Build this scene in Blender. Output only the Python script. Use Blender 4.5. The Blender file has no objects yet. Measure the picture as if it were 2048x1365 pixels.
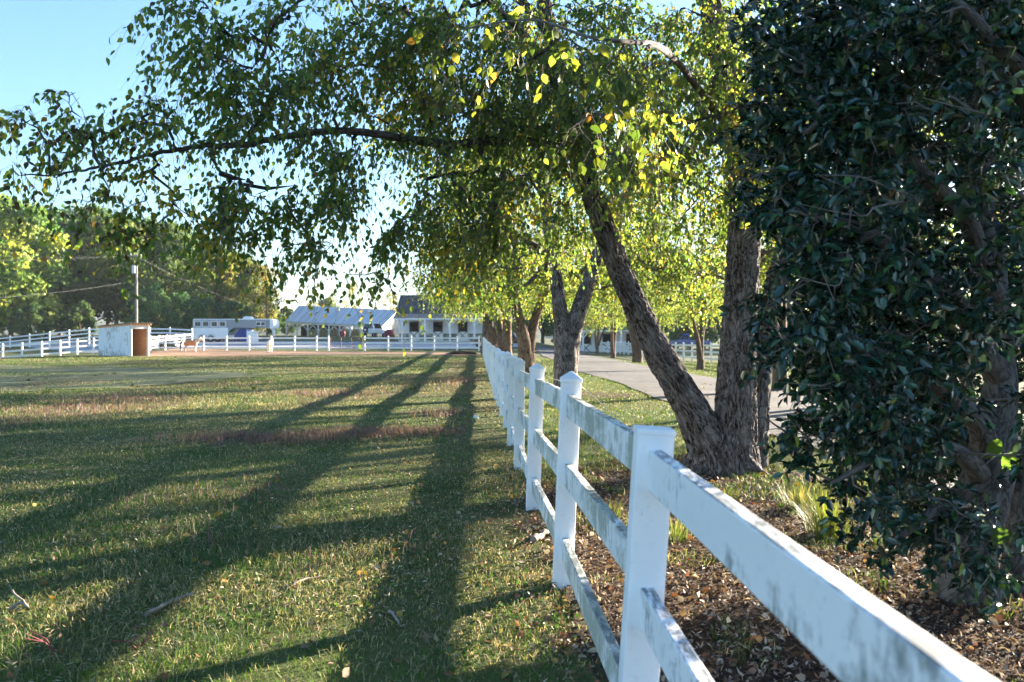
import bpy, bmesh, math, random
import numpy as np
from mathutils import Vector, Matrix, noise as mnoise

random.seed(7)
SC = bpy.context.scene
COL = SC.collection
F = 1700.0            # focal length in pixels of the 2048 px wide photograph
CH = 1.55             # camera height
CX, CY = 1024.0, 682.5

# ------------------------------------------------------------------ terrain
_YS = np.array([-3000, 0, 25, 45, 63, 79, 108, 140, 200, 400, 4000.0])
_ZS = np.array([0, 0, 0, .2, .46, .64, 1.5, 2.4, 3.0, 3.2, 3.2])
def ss(a, b, x):
    t = np.clip((np.asarray(x, float) - a) / (b - a), 0, 1)
    return t * t * (3 - 2 * t)
def g(x, y):
    x = np.asarray(x, float); y = np.asarray(y, float)
    b = sum(np.interp(y + k, _YS, _ZS) for k in (-6, -3, 0, 3, 6)) / 5
    z = b * (1 - .85 * ss(-3, 11, x) * (1 - ss(250, 500, y)))
    z = z - .75 * ss(33, 46, -x) * ss(40, 60, y) * (1 - ss(84, 104, y))
    z = z + .012 * np.sin(x * 1.3 + y * .6) * np.sin(y * .9 - x * .4) * (1 - ss(40, 90, y))
    return z
def gz(x, y): return float(g(x, y))
def P(px, py, d): return Vector(((px - CX) / F * d, d, CH - (py - CY) / F * d))
def R(px, py, dmax=400):
    d = 2.0; step = .25
    while d < dmax:
        p = P(px, py, d)
        if p.z < gz(p.x, p.y): break
        d += step; step = min(2, step * 1.03)
    lo, hi = d - step, d
    for _ in range(30):
        m = (lo + hi) / 2; p = P(px, py, m)
        if p.z < gz(p.x, p.y): hi = m
        else: lo = m
    p = P(px, py, hi); return Vector((p.x, p.y, gz(p.x, p.y)))

# ------------------------------------------------------------------ noise
def vnoise(x, y, s, seed=0):
    x = np.asarray(x) / s + seed * 17.13; y = np.asarray(y) / s + seed * 9.71
    xi = np.floor(x).astype(np.int64); yi = np.floor(y).astype(np.int64)
    fx = x - xi; fy = y - yi; fx = fx * fx * (3 - 2 * fx); fy = fy * fy * (3 - 2 * fy)
    def h(a, b):
        n = (a * 374761393 + b * 668265263 + seed * 982451653) & 0x7fffffff
        n = ((n ^ (n >> 13)) * 1274126177) & 0x7fffffff
        return ((n ^ (n >> 16)) & 0xffff) / 65535.0
    return (h(xi, yi) * (1 - fx) + h(xi + 1, yi) * fx) * (1 - fy) + (h(xi, yi + 1) * (1 - fx) + h(xi + 1, yi + 1) * fx) * fy

# ------------------------------------------------------------------ objects
def tag(o, label=None, cat=None, group=None, kind=None):
    if label: o['label'] = label
    if cat: o['category'] = cat
    if group: o['group'] = group
    if kind: o['kind'] = kind
    return o
def empty(name, loc=(0, 0, 0), rz=0.0, label=None, cat=None, group=None):
    o = bpy.data.objects.new(name, None); COL.objects.link(o)
    o.location = loc; o.rotation_euler = (0, 0, rz); o.empty_display_size = .2
    return tag(o, label, cat, group)
def link(name, me, mat=None, parent=None, bevel=0.0, smooth=False):
    if mat is not None:
        me.materials.clear(); me.materials.append(mat)
    o = bpy.data.objects.new(name, me); COL.objects.link(o)
    if parent is not None: o.parent = parent
    if smooth: me.polygons.foreach_set('use_smooth', np.ones(len(me.polygons), bool))
    if bevel:
        m = o.modifiers.new('bevel', 'BEVEL'); m.width = bevel; m.segments = 2; m.limit_method = 'ANGLE'; m.angle_limit = math.radians(40)
    return o
def copy_tree(o, parent=None):
    c = o.copy(); COL.objects.link(c)
    if parent is not None: c.parent = parent
    for ch in list(o.children): copy_tree(ch, c)
    return c

def np_mesh(name, V, faces, attr=None, uv=None):
    """faces: list of int arrays (n,k)"""
    me = bpy.data.meshes.new(name)
    V = np.ascontiguousarray(V, np.float32)
    me.vertices.add(len(V)); me.vertices.foreach_set('co', V.ravel())
    loops = np.concatenate([f.ravel() for f in faces]).astype(np.int32)
    tot = np.concatenate([np.full(len(f), f.shape[1], np.int32) for f in faces])
    st = np.concatenate([[0], np.cumsum(tot)[:-1]]).astype(np.int32)
    me.loops.add(len(loops)); me.loops.foreach_set('vertex_index', loops)
    me.polygons.add(len(tot)); me.polygons.foreach_set('loop_start', st); me.polygons.foreach_set('loop_total', tot)
    if attr is not None:
        a = me.attributes.new('tone', 'FLOAT_COLOR', 'POINT')
        c = np.ones((len(V), 4), np.float32); c[:, :3] = attr; a.data.foreach_set('color', c.ravel())
    if uv is not None:
        l = me.uv_layers.new(name='UVMap'); l.data.foreach_set('uv', np.ascontiguousarray(uv[loops], np.float32).ravel())
    me.update(calc_edges=True)
    return me

class MB:
    def __init__(s): s.v = []; s.f = []; s.uv = []
    def add(s, vs, fs, uv=None):
        b = len(s.v); s.v += [tuple(v) for v in vs]; s.f += [tuple(i + b for i in f) for f in fs]
        s.uv += list(uv) if uv is not None else [(v[0] + v[1], v[2]) for v in vs]
        return s
    def box(s, c, d, M=None):
        vs = [Vector((x * d[0] / 2, y * d[1] / 2, z * d[2] / 2)) for x in (-1, 1) for y in (-1, 1) for z in (-1, 1)]
        if M is not None: vs = [M @ v for v in vs]
        vs = [v + Vector(c) for v in vs]
        return s.add(vs, [(0, 1, 3, 2), (4, 6, 7, 5), (0, 4, 5, 1), (2, 3, 7, 6), (0, 2, 6, 4), (1, 5, 7, 3)])
    def beam(s, a, b, w, h):
        """box from a to b; w = horizontal thickness, h = height"""
        a = Vector(a); b = Vector(b); d = (b - a).normalized()
        up = Vector((0, 0, 1)) if abs(d.z) < .95 else Vector((0, 1, 0))
        sd = d.cross(up).normalized(); u = sd.cross(d)
        vs = [p + sd * (x * w / 2) + u * (z * h / 2) for p in (a, b) for x in (-1, 1) for z in (-1, 1)]
        return s.add(vs, [(0, 1, 3, 2), (4, 6, 7, 5), (0, 4, 5, 1), (2, 3, 7, 6), (0, 2, 6, 4), (1, 5, 7, 3)])
    def prism(s, prof, y0, y1, taper=None):
        """profile in x,z extruded along y; taper(x,z)->inset"""
        n = len(prof); vs = []
        for y, sg in ((y0, 1), (y1, -1)):
            for x, z in prof: vs.append((x, y + (sg * taper(x, z) if taper else 0), z))
        fs = [tuple(range(n))[::-1] if y0 < y1 else tuple(range(n)), tuple(range(n, 2 * n))]
        for i in range(n):
            j = (i + 1) % n; fs.append((i, j, j + n, i + n))
        return s.add(vs, fs)
    def tube(s, path, rad, n=8, caps=True, bark=None):
        path = [Vector(p) for p in path]; k = len(path)
        t0 = (path[1] - path[0]).normalized()
        nrm = t0.orthogonal().normalized(); vs = []; uv = []; L = 0.0
        for i, p in enumerate(path):
            t = (path[min(i + 1, k - 1)] - path[max(i - 1, 0)]).normalized()
            nrm = (nrm - t * nrm.dot(t)).normalized(); bn = t.cross(nrm)
            if i: L += (p - path[i - 1]).length
            r = rad[i] if hasattr(rad, '__len__') else rad
            for j in range(n):
                a = 2 * math.pi * j / n
                rr = r
                if bark: rr = r * (1 + bark(a, L, r, p))
                vs.append(p + (nrm * math.cos(a) + bn * math.sin(a)) * rr); uv.append((a / (2 * math.pi), L))
        fs = []
        for i in range(k - 1):
            for j in range(n):
                j2 = (j + 1) % n
                fs.append((i * n + j, i * n + j2, (i + 1) * n + j2, (i + 1) * n + j))
        if caps:
            fs.append(tuple(range(n))[::-1]); fs.append(tuple(range((k - 1) * n, k * n)))
        return s.add(vs, fs, uv)
    def cyl(s, a, b, r0, r1=None, n=16): return s.tube([a, b], [r0, r0 if r1 is None else r1], n)
    def lathe(s, prof, c, axis='y', n=24):
        """profile [(r, h)] revolved about an axis"""
        vs = []; k = len(prof)
        for r, h in prof:
            for j in range(n):
                a = 2 * math.pi * j / n; u, w = r * math.cos(a), r * math.sin(a)
                v = {'y': (u, h, w), 'z': (u, w, h), 'x': (h, u, w)}[axis]
                vs.append((v[0] + c[0], v[1] + c[1], v[2] + c[2]))
        fs = [(i * n + j, i * n + (j + 1) % n, (i + 1) * n + (j + 1) % n, (i + 1) * n + j) for i in range(k - 1) for j in range(n)]
        fs += [tuple(range(n))[::-1], tuple(range((k - 1) * n, k * n))]
        return s.add(vs, fs)
    def mesh(s, name, off=None):
        me = bpy.data.meshes.new(name)
        vs = s.v if off is None else [(a - off[0], b - off[1], c - off[2]) for a, b, c in s.v]
        me.from_pydata(vs, [], s.f)
        l = me.uv_layers.new(name='UVMap')
        idx = np.zeros(len(me.loops), np.int32); me.loops.foreach_get('vertex_index', idx)
        l.data.foreach_set('uv', np.array(s.uv, np.float32)[idx].ravel())
        bm = bmesh.new(); bm.from_mesh(me); bmesh.ops.recalc_face_normals(bm, faces=bm.faces); bm.to_mesh(me); bm.free()
        me.update(); return me
    def build(s, name, mat, parent=None, bevel=0.0, smooth=False, world=True):
        """world=True: coordinates are world ones and the parent's location is taken off"""
        off = None
        if parent is not None and world:
            off = Vector(parent.location); q = parent.parent
            while q is not None: off = off + Vector(q.location); q = q.parent
        return link(name, s.mesh(name, off), mat, parent, bevel, smooth)

def spline(pts, n):
    """Catmull-Rom through tuples, n samples per span"""
    pts = [np.array(p, float) for p in pts]; out = []
    for i in range(len(pts) - 1):
        p0, p1, p2, p3 = pts[max(i - 1, 0)], pts[i], pts[i + 1], pts[min(i + 2, len(pts) - 1)]
        for k in range(n):
            t = k / n
            out.append(.5 * (2 * p1 + (p2 - p0) * t + (2 * p0 - 5 * p1 + 4 * p2 - p3) * t * t + (3 * p1 - p0 - 3 * p2 + p3) * t ** 3))
    out.append(pts[-1]); return out

# ------------------------------------------------------------------ materials
class N:
    def __init__(s, name):
        s.m = bpy.data.materials.new(name); s.m.use_nodes = True; s.t = s.m.node_tree; s.t.nodes.clear()
        s.out = s.n('ShaderNodeOutputMaterial')
    def n(s, typ, **kw):
        nd = s.t.nodes.new(typ)
        for k, v in kw.items():
            if hasattr(nd, k): setattr(nd, k, v)
        return nd
    def l(s, a, b): s.t.links.new(a, b)
    def set(s, nd, **kw):
        for k, v in kw.items(): nd.inputs[k.replace('_', ' ')].default_value = v
        return nd
    def coord(s, which='Object', scale=(1, 1, 1)):
        c = s.n('ShaderNodeTexCoord'); mp = s.n('ShaderNodeMapping'); s.l(c.outputs[which], mp.inputs[0]); mp.inputs['Scale'].default_value = scale
        return mp.outputs[0]
    def noise(s, vec, scale, detail=4, rough=.6, dist=0.0):
        nd = s.n('ShaderNodeTexNoise'); s.l(vec, nd.inputs['Vector']); s.set(nd, Scale=scale, Detail=detail, Roughness=rough, Distortion=dist)
        return nd.outputs['Fac']
    def ramp(s, fac, stops):
        r = s.n('ShaderNodeValToRGB'); e = r.color_ramp.elements
        while len(e) < len(stops): e.new(.5)
        for i, (p, c) in enumerate(stops):
            e[i].position = p; e[i].color = (c if hasattr(c, '__len__') else (c, c, c)) + (1,) if hasattr(c, '__len__') else (c, c, c, 1)
        s.l(fac, r.inputs[0]); return r.outputs[0]
    def mix(s, fac, a, b, blend='MIX'):
        m = s.n('ShaderNodeMix'); m.data_type = 'RGBA'; m.blend_type = blend
        for v, i in ((fac, 0), (a, 6), (b, 7)):
            if isinstance(v, bpy.types.NodeSocket): s.l(v, m.inputs[i])
            elif i == 0: m.inputs[0].default_value = v
            else: m.inputs[i].default_value = tuple(v) + (1,)
        return m.outputs[2]
    def math(s, op, a, b=0.0):
        m = s.n('ShaderNodeMath'); m.operation = op
        for i, v in enumerate((a, b)):
            if isinstance(v, bpy.types.NodeSocket): s.l(v, m.inputs[i])
            else: m.inputs[i].default_value = v
        return m.outputs[0]
    def pbr(s, color, rough=.6, metal=0.0, bump=None, bstr=.3, bdist=.02, spec=.5, coat=0.0):
        p = s.n('ShaderNodeBsdfPrincipled')
        for nm, v in (('Base Color', color), ('Roughness', rough), ('Metallic', metal), ('Specular IOR Level', spec), ('Coat Weight', coat)):
            if isinstance(v, bpy.types.NodeSocket): s.l(v, p.inputs[nm])
            else: p.inputs[nm].default_value = tuple(v) + (1,) if hasattr(v, '__len__') else v
        if bump is not None:
            b = s.n('ShaderNodeBump'); s.l(bump, b.inputs['Height']); b.inputs['Strength'].default_value = bstr; b.inputs['Distance'].default_value = bdist
            s.l(b.outputs[0], p.inputs['Normal'])
        return p.outputs[0]
    def done(s, sh): s.l(sh, s.out.inputs[0]); return s.m

M = {}
def simple(name, col, rough=.6, metal=0.0, var=.25, scale=8.0, bstr=.15, coat=0.0):
    n = N(name); v = n.coord('Object'); f = n.noise(v, scale, 5)
    dark = tuple(c * (1 - var) for c in col); lite = tuple(min(1, c * (1 + var * .6)) for c in col)
    M[name] = n.done(n.pbr(n.ramp(f, [(.3, dark), (.7, lite)]), rough, metal, f, bstr, .01, coat=coat)); return M[name]
def leafmat(name, trans=.4, rough=.45, spec=.4, obj_var=0.0, gain=1.0):
    n = N(name); a = n.n('ShaderNodeAttribute'); a.attribute_name = 'tone'; c = a.outputs['Color']
    if obj_var:
        oi = n.n('ShaderNodeObjectInfo'); h = n.n('ShaderNodeHueSaturation'); n.l(c, h.inputs['Color'])
        n.l(n.math('ADD', n.math('MULTIPLY', oi.outputs['Random'], obj_var), .5 - obj_var / 2), h.inputs['Hue'])
        n.l(n.math('ADD', n.math('MULTIPLY', oi.outputs['Random'], .5), .75), h.inputs['Value']); c = h.outputs[0]
    p = n.pbr(c, rough, 0, spec=spec)
    t = n.n('ShaderNodeBsdfTranslucent'); n.l(n.mix(1.0, c, (1.25 * gain, 1.2 * gain, .7 * gain), 'MULTIPLY'), t.inputs[0])
    m = n.n('ShaderNodeMixShader'); m.inputs[0].default_value = trans; n.l(p, m.inputs[1]); n.l(t.outputs[0], m.inputs[2])
    M[name] = n.done(m.outputs[0]); return M[name]
def barkmat(name, c0, c1, c2, su=9, sv=1.6, bd=.03, bs=.9):
    n = N(name)
    a = n.noise(n.coord('UV', (su, sv, 1)), 2.6, 7, .66, .9); b = n.noise(n.coord('UV', (su * .35, sv * 1.2, 1)), 1.6, 5, .6, .4)
    r = n.noise(n.coord('UV', (su * 1.1, sv * .75, 1)), 2.2, 3, .5, 1.6)
    fur = n.ramp(n.math('ABSOLUTE', n.math('SUBTRACT', r, .5)), [(0.0, 0.0), (.07, 1.0)])
    fine = n.noise(n.coord('UV', (su * 3, sv * 9, 1)), 2.5, 5, .7)
    h = n.math('ADD', n.math('MULTIPLY', a, .55), n.math('ADD', n.math('MULTIPLY', fur, .28), n.math('MULTIPLY', fine, .2)))
    col = n.ramp(h, [(.40, c0), (.60, c1), (.78, c2)])
    col = n.mix(n.ramp(b, [(.48, 0.0), (.72, .5)]), col, c2)
    M[name] = n.done(n.pbr(col, .9, 0, h, bs, bd, spec=.2)); return M[name]

leafmat('birch_leaf', .62, .42, .4, gain=1.55)
leafmat('far_birch_leaf', .55, .5, .3, gain=1.35)
leafmat('holly_leaf', .10, .22, .7)
leafmat('wood_leaf', .45, .6, .2, obj_var=.05, gain=1.2)
leafmat('grass_blade', .35, .55, .25)
leafmat('litter', .15, .7, .2)
barkmat('birch_bark', (.016, .011, .009), (.078, .060, .052), (.31, .28, .265), 9, 2.2, .02, 1.0)
barkmat('far_bark', (.035, .022, .016), (.13, .082, .055), (.27, .19, .135), 6, 1.0, .04)
barkmat('holly_bark', (.030, .030, .030), (.074, .075, .076), (.155, .158, .16), 3, 3, .005, .4)
barkmat('holly_twig', (.06, .056, .052), (.12, .115, .108), (.23, .222, .21), 2, 6, .002, .3)
barkmat('twig_bark', (.05, .04, .035), (.12, .1, .085), (.25, .22, .2), 3, 4, .002, .3)

def vinyl(name, stain, green, topamt=.92):
    n = N(name); v = n.coord('Object')
    streak = n.noise(n.coord('Object', (6, 6, 1.5)), 3.4, 8, .74, .8)
    blot = n.noise(n.coord('Object', (1, 1, 1.6)), 2.3, 5, .6, .6)
    fine = n.noise(v, 34, 6, .75)
    k = n.math('ADD', n.math('ADD', n.math('MULTIPLY', streak, .42), n.math('MULTIPLY', blot, .52)), n.math('MULTIPLY', fine, .2))
    f = n.ramp(k, [(stain, 0.0), (stain + .025, .3), (stain + .09, .85)])
    geo = n.n('ShaderNodeNewGeometry'); sep = n.n('ShaderNodeSeparateXYZ'); n.l(geo.outputs['Normal'], sep.inputs[0])
    top = n.math('MULTIPLY', n.ramp(sep.outputs['Z'], [(.3, 0.0), (.8, 1.0)]), n.ramp(n.noise(n.coord('Object', (9, 2.2, 1)), 2.0, 7, .75, .5), [(.44, 0.0), (.56, topamt)]))
    col = n.mix(f, (.88, .885, .89), green); col = n.mix(top, col, (.10, .12, .12))
    grime = n.ramp(fine, [(.55, 0.0), (.8, .35)]); col = n.mix(grime, col, (.42, .42, .38))
    M[name] = n.done(n.pbr(col, n.ramp(k, [(.4, .34), (.7, .75)]), 0, fine, .08, .004)); return M[name]
vinyl('vinyl_rail', .585, (.17, .20, .20))
vinyl('vinyl_mildew', .53, (.30, .335, .26))
vinyl('vinyl_post', .655, (.30, .31, .30), .12)
simple('far_vinyl', (.80, .80, .78), .5, 0, .06, 2)
simple('white_paint', (.78, .78, .76), .55, 0, .07, 1.2)
simple('trailer_grey', (.22, .24, .27), .35, 0, .06, .6)
simple('blue_paint', (.03, .11, .42), .45, 0, .15, 1.5)
simple('dark_window', (.012, .012, .014), .15, 0, .3, 2)
simple('stall_shade', (.010, .009, .008), .95, 0, .4, 4)  # near-black colour painted as the shade inside the open stalls
simple('black_paint', (.012, .013, .015), .2, 0, .2, 1, .02, .6)
simple('car_blue', (.03, .08, .28), .25, 0, .1, 1, .02, .6)
simple('rubber', (.02, .02, .02), .85, 0, .2, 12)
simple('rim_metal', (.5, .5, .5), .35, .8, .1, 6)
simple('brown_trim', (.13, .065, .04), .7, 0, .3, 6)
simple('rust_tube', (.20, .10, .07), .65, .3, .35, 8)
simple('dull_red', (.22, .035, .045), .6, 0, .2, 3)
simple('pole_wood', (.28, .25, .22), .85, 0, .3, 3)
simple('cable_grey', (.12, .12, .115), .6, 0, .1, 3)
simple('galvanised', (.55, .56, .57), .4, .4, .15, 3)
simple('wire_steel', (.30, .28, .26), .5, .6, .3, 20)
simple('lamp_red', (.35, .02, .02), .3, 0, .1, 3)
simple('lamp_clear', (.7, .7, .68), .2, 0, .1, 3)
simple('stone_white', (.75, .74, .71), .8, 0, .15, 14, .5)
simple('debris_dark', (.06, .055, .05), .9, 0, .6, 3, .8)
simple('stick_bark', (.30, .24, .19), .9, 0, .4, 30, .5)
simple('hoof', (.10, .085, .07), .7, 0, .2, 10)
simple('mane_cream', (.66, .55, .40), .8, 0, .25, 14, .5)
simple('tail_dark', (.20, .09, .045), .8, 0, .35, 14, .5)
simple('eye_dark', (.01, .008, .006), .1)
def shingle(name, c0, c1, sx, sy):
    n = N(name); v = n.coord('Object')
    b = n.n('ShaderNodeTexBrick'); n.l(n.coord('Object', (sx, sx, sy)), b.inputs['Vector'])
    n.set(b, Scale=1.0, Mortar_Size=.015); b.inputs['Color1'].default_value = c0 + (1,); b.inputs['Color2'].default_value = c1 + (1,); b.inputs['Mortar'].default_value = tuple(x * .5 for x in c0) + (1,)
    col = n.mix(n.ramp(n.noise(v, .8, 5), [(.35, 0.0), (.7, .5)]), b.outputs[0], tuple(x * .7 for x in c1))
    M[name] = n.done(n.pbr(col, .85, 0, b.outputs['Fac'], .3, .02)); return M[name]
shingle('dark_shingle', (.055, .052, .056), (.085, .08, .08), 1.0, 4.0)
shingle('brown_shingle', (.26, .18, .14), (.33, .24, .19), 1.0, 4.0)
def stone():
    n = N('field_stone'); w = n.n('ShaderNodeTexVoronoi'); n.l(n.coord('Object'), w.inputs['Vector']); n.set(w, Scale=2.6)
    c = n.mix(.5, n.ramp(w.outputs['Distance'], [(.1, (.5, .45, .38)), (.6, (.16, .14, .12))]), w.outputs['Color'], 'SOFT_LIGHT')
    M['field_stone'] = n.done(n.pbr(c, .9, 0, w.outputs['Distance'], .6, .05))
stone()
def metal_roof():
    n = N('metal_roof'); v = n.coord('UV')
    sp = n.n('ShaderNodeSeparateXYZ'); n.l(v, sp.inputs[0])
    rib = n.math('PINGPONG', n.math('MULTIPLY', sp.outputs[0], 1.0), .5)
    pan = n.noise(n.coord('UV', (1.0, .05, 1)), 1.0, 1); run = n.noise(n.coord('UV', (5, .35, 1)), 1.0, 5)
    col = n.ramp(n.math('ADD', n.math('MULTIPLY', pan, .5), n.math('MULTIPLY', run, .5)), [(.35, (.42, .41, .42)), (.65, (.66, .65, .65))])
    col = n.mix(n.ramp(rib, [(.40, 0.0), (.47, .5)]), col, (.78, .77, .77))
    M['metal_roof'] = n.done(n.pbr(col, .5, .1, rib, .5, .05))
metal_roof()
def peeling():
    n = N('peeling_paint'); v = n.coord('Object'); a = n.noise(n.coord('Object', (5, 5, 1.6)), 2.0, 8, .75, .3); b = n.noise(v, .7, 2)
    k = n.math('ADD', n.math('MULTIPLY', a, .7), n.math('MULTIPLY', b, .35))
    M['peeling_paint'] = n.done(n.pbr(n.ramp(k, [(.53, (.80, .80, .79)), (.58, (.44, .41, .38)), (.66, (.30, .27, .24))]), .8, 0, a, .3, .01))
peeling()
def plywood():
    n = N('plywood'); a = n.noise(n.coord('Object', (1.0, 1.0, 8)), 2.5, 5, .6, .4)
    M['plywood'] = n.done(n.pbr(n.ramp(a, [(.3, (.56, .24, .09)), (.7, (.78, .38, .17))]), .8, 0, a, .2, .01))
plywood()
def board(name, c, gap):
    n = N(name); v = n.coord('Object'); w = n.n('ShaderNodeTexWave'); n.l(v, w.inputs['Vector']); w.wave_type = 'BANDS'; w.bands_direction = 'X'; n.set(w, Scale=gap, Distortion=0.0)
    e = n.ramp(w.outputs['Fac'], [(0.0, .72), (.06, 1.0)])
    col = n.mix(1.0, n.ramp(n.noise(v, 1.5, 5), [(.3, tuple(x * .9 for x in c)), (.7, c)]), e, 'MULTIPLY')
    M[name] = n.done(n.pbr(col, .6, 0, w.outputs['Fac'], .2, .02)); return M[name]
board('white_board', (.80, .80, .79), 1.6)
def ponycoat():
    n = N('pony_chestnut'); c = n.n('ShaderNodeTexCoord'); sp = n.n('ShaderNodeSeparateXYZ'); n.l(c.outputs['Object'], sp.inputs[0])
    nz = n.noise(c.outputs['Object'], 2.5, 3)
    k = n.math('ADD', sp.outputs[0], n.math('MULTIPLY', nz, .5)); z = n.math('ADD', sp.outputs[2], n.math('MULTIPLY', nz, .25))
    col = n.mix(n.ramp(n.math('MULTIPLY', k, .7), [(.42, 0.0), (.5, 1.0)]), (.50, .20, .075), (.70, .52, .36))
    col = n.mix(n.ramp(z, [(.56, 1.0), (.70, 0.0)]), col, (.66, .52, .40))
    M['pony_chestnut'] = n.done(n.pbr(col, .7, 0, nz, .2, .02))
    n = N('pony_white'); nz = n.noise(n.coord('Object'), 3, 4)
    M['pony_white'] = n.done(n.pbr(n.ramp(nz, [(.35, (.62, .54, .46)), (.6, (.76, .72, .66))]), .7, 0, nz, .2, .02))
ponycoat()
def groundmat():
    n = N('turf_soil'); v = n.coord('Object')
    a = n.noise(v, .35, 6, .6); b = n.noise(v, 3.0, 6, .7); c = n.noise(v, 30, 4, .7); d = n.noise(n.coord('Object', (1, 1.6, 1)), .12, 4, .6)
    k = n.math('ADD', n.math('MULTIPLY', a, .4), n.math('ADD', n.math('MULTIPLY', b, .3), n.math('MULTIPLY', c, .3)))
    grass = n.ramp(k, [(.34, (.035, .05, .016)), (.5, (.085, .105, .032)), (.62, (.15, .145, .06)), (.75, (.20, .16, .09))])
    soil = n.ramp(c, [(.3, (.06, .045, .032)), (.7, (.15, .115, .08))])
    col = n.mix(n.ramp(n.math('ADD', n.math('MULTIPLY', b, .6), n.math('MULTIPLY', d, .4)), [(.46, 0.0), (.62, .55)]), grass, soil)
    M['turf_soil'] = n.done(n.pbr(col, .95, 0, k, .8, .06, spec=.1))
    def sheet(name, c0, c1, s1, s2, bd=.03, bs=.6):
        n = N(name); v = n.coord('Object'); a = n.noise(v, s1, 5, .65); b = n.noise(v, s2, 5, .7)
        k = n.math('ADD', n.math('MULTIPLY', a, .5), n.math('MULTIPLY', b, .5))
        M[name] = n.done(n.pbr(n.ramp(k, [(.38, c0), (.62, c1)]), .95, 0, k, bs, bd, spec=.15))
    sheet('red_dirt', (.17, .10, .06), (.42, .255, .155), .5, 6)
    n = N('asphalt'); v = n.coord('Object'); big = n.noise(n.coord('Object', (1, .25, 1)), .9, 5, .6); fine = n.noise(v, 28, 6, .8); pat = n.noise(v, .5, 3, .5)
    w = n.n('ShaderNodeTexVoronoi'); w.feature = 'DISTANCE_TO_EDGE'; n.set(w, Scale=.7); dn = n.n('ShaderNodeTexNoise'); n.l(v, dn.inputs['Vector']); n.set(dn, Scale=1.5, Detail=6.0)
    n.l(n.mix(.35, v, dn.outputs['Color'], 'LINEAR_LIGHT'), w.inputs['Vector'])
    k = n.math('ADD', n.math('MULTIPLY', big, .4), n.math('ADD', n.math('MULTIPLY', fine, .35), n.math('MULTIPLY', pat, .25)))
    col = n.ramp(k, [(.36, (.052, .051, .053)), (.5, (.092, .087, .086)), (.66, (.165, .155, .149))])
    col = n.mix(n.ramp(w.outputs['Distance'], [(0.0, .75), (.018, 0.0)]), col, (.03, .03, .03))
    M['asphalt'] = n.done(n.pbr(col, .9, 0, k, .6, .012, spec=.2))
    sheet('gravel', (.28, .27, .275), (.42, .41, .42), .3, 20)
    sheet('mulch_soil', (.022, .014, .010), (.11, .068, .045), 5, 55, .06, 1.0)
    sheet('sandy_turf', (.085, .10, .045), (.19, .185, .10), .7, 9)
    sheet('hill_green', (.05, .07, .05), (.11, .13, .08), .01, .08, 4, .8)
groundmat()
SKY_STRENGTH, SUN_STRENGTH, EXPOSURE, HAZE = .059, 4.9, 3.0, .00016
# ------------------------------------------------------------------ ground sheets
def build_ground():
    xs = np.concatenate([np.array([-3000, -1500, -800, -400, -250, -170, -130]), np.arange(-110, -12, 1.5), np.arange(-12, 14, .4), np.arange(14, 61, 1.5), np.array([75, 100, 150, 250, 400, 800, 1500, 3000])])
    ys = np.concatenate([np.array([-3000, -800, -200, -60, -20]), np.arange(-8, 30, .4), np.arange(30, 160, 1.0), np.array([170, 185, 200, 230, 270, 330, 400, 600, 1000, 2000, 4000])])
    X, Y = np.meshgrid(xs, ys); Z = g(X, Y) + (vnoise(X, Y, .55, 3) - .5) * .03 * (np.abs(X) < 13) * (Y < 30) * (Y > -9)
    V = np.stack([X.ravel(), Y.ravel(), Z.ravel()], 1); w = len(xs); i = np.arange((len(ys) - 1) * (w - 1)); a = i // (w - 1) * w + i % (w - 1)
    me = np_mesh('ground', V, [np.stack([a, a + 1, a + w + 1, a + w], 1)])
    tag(link('ground', me, M['turf_soil'], smooth=True), kind='structure')
build_ground()

def sheet(name, poly, mat, lift=.02, res=.5, kind='structure', rag=.0):
    """sheet that follows the terrain inside a world xy polygon"""
    from mathutils.geometry import tessellate_polygon
    poly = [(p[0], p[1]) for p in poly]
    out = []
    for i, p in enumerate(poly):
        q = poly[(i + 1) % len(poly)]; L = math.dist(p, q); k = max(1, int(L / res))
        for j in range(k):
            t = j / k; x = p[0] + (q[0] - p[0]) * t; y = p[1] + (q[1] - p[1]) * t
            if rag:
                o = mnoise.noise(Vector((x * .6, y * .6, 3))) + .6 * mnoise.noise(Vector((x * 1.9, y * 1.9, 8)))
                dx, dy = (q[0] - p[0]) / L, (q[1] - p[1]) / L; x += -dy * o * rag; y += dx * o * rag
            out.append((x, y))
    bm = bmesh.new(); vs = [bm.verts.new((x, y, 0)) for x, y in out]; f = bm.faces.new(vs)
    bmesh.ops.triangulate(bm, faces=[f])
    x0, x1 = min(o[0] for o in out), max(o[0] for o in out); y0, y1 = min(o[1] for o in out), max(o[1] for o in out)
    for ax, lo, hi in ((0, x0, x1), (1, y0, y1)):
        st = max(res, (hi - lo) / 140); c = lo + st
        while c < hi:
            n = (1, 0, 0) if ax == 0 else (0, 1, 0); co = (c, 0, 0) if ax == 0 else (0, c, 0)
            bmesh.ops.bisect_plane(bm, geom=list(bm.verts) + list(bm.edges) + list(bm.faces), plane_co=co, plane_no=n); c += st
    for v in bm.verts: v.co.z = gz(v.co.x, v.co.y) + lift
    bmesh.ops.recalc_face_normals(bm, faces=bm.faces)
    me = bpy.data.meshes.new(name); bm.to_mesh(me); bm.free()
    if sum(p.normal.z for p in me.polygons) < 0: me.flip_normals()
    o = link(name, me, mat, smooth=True); tag(o, kind=kind); return o

FX = [(-3, .60), (.53, .485), (2.97, .415), (5.4, .32), (7.85, .19), (10.3, .085), (12.7, -.01), (15.2, -.10), (76, -2.64), (120, -4.5)]
def fx(y): return float(np.interp(y, [a for a, _ in FX], [b for _, b in FX]))

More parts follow.
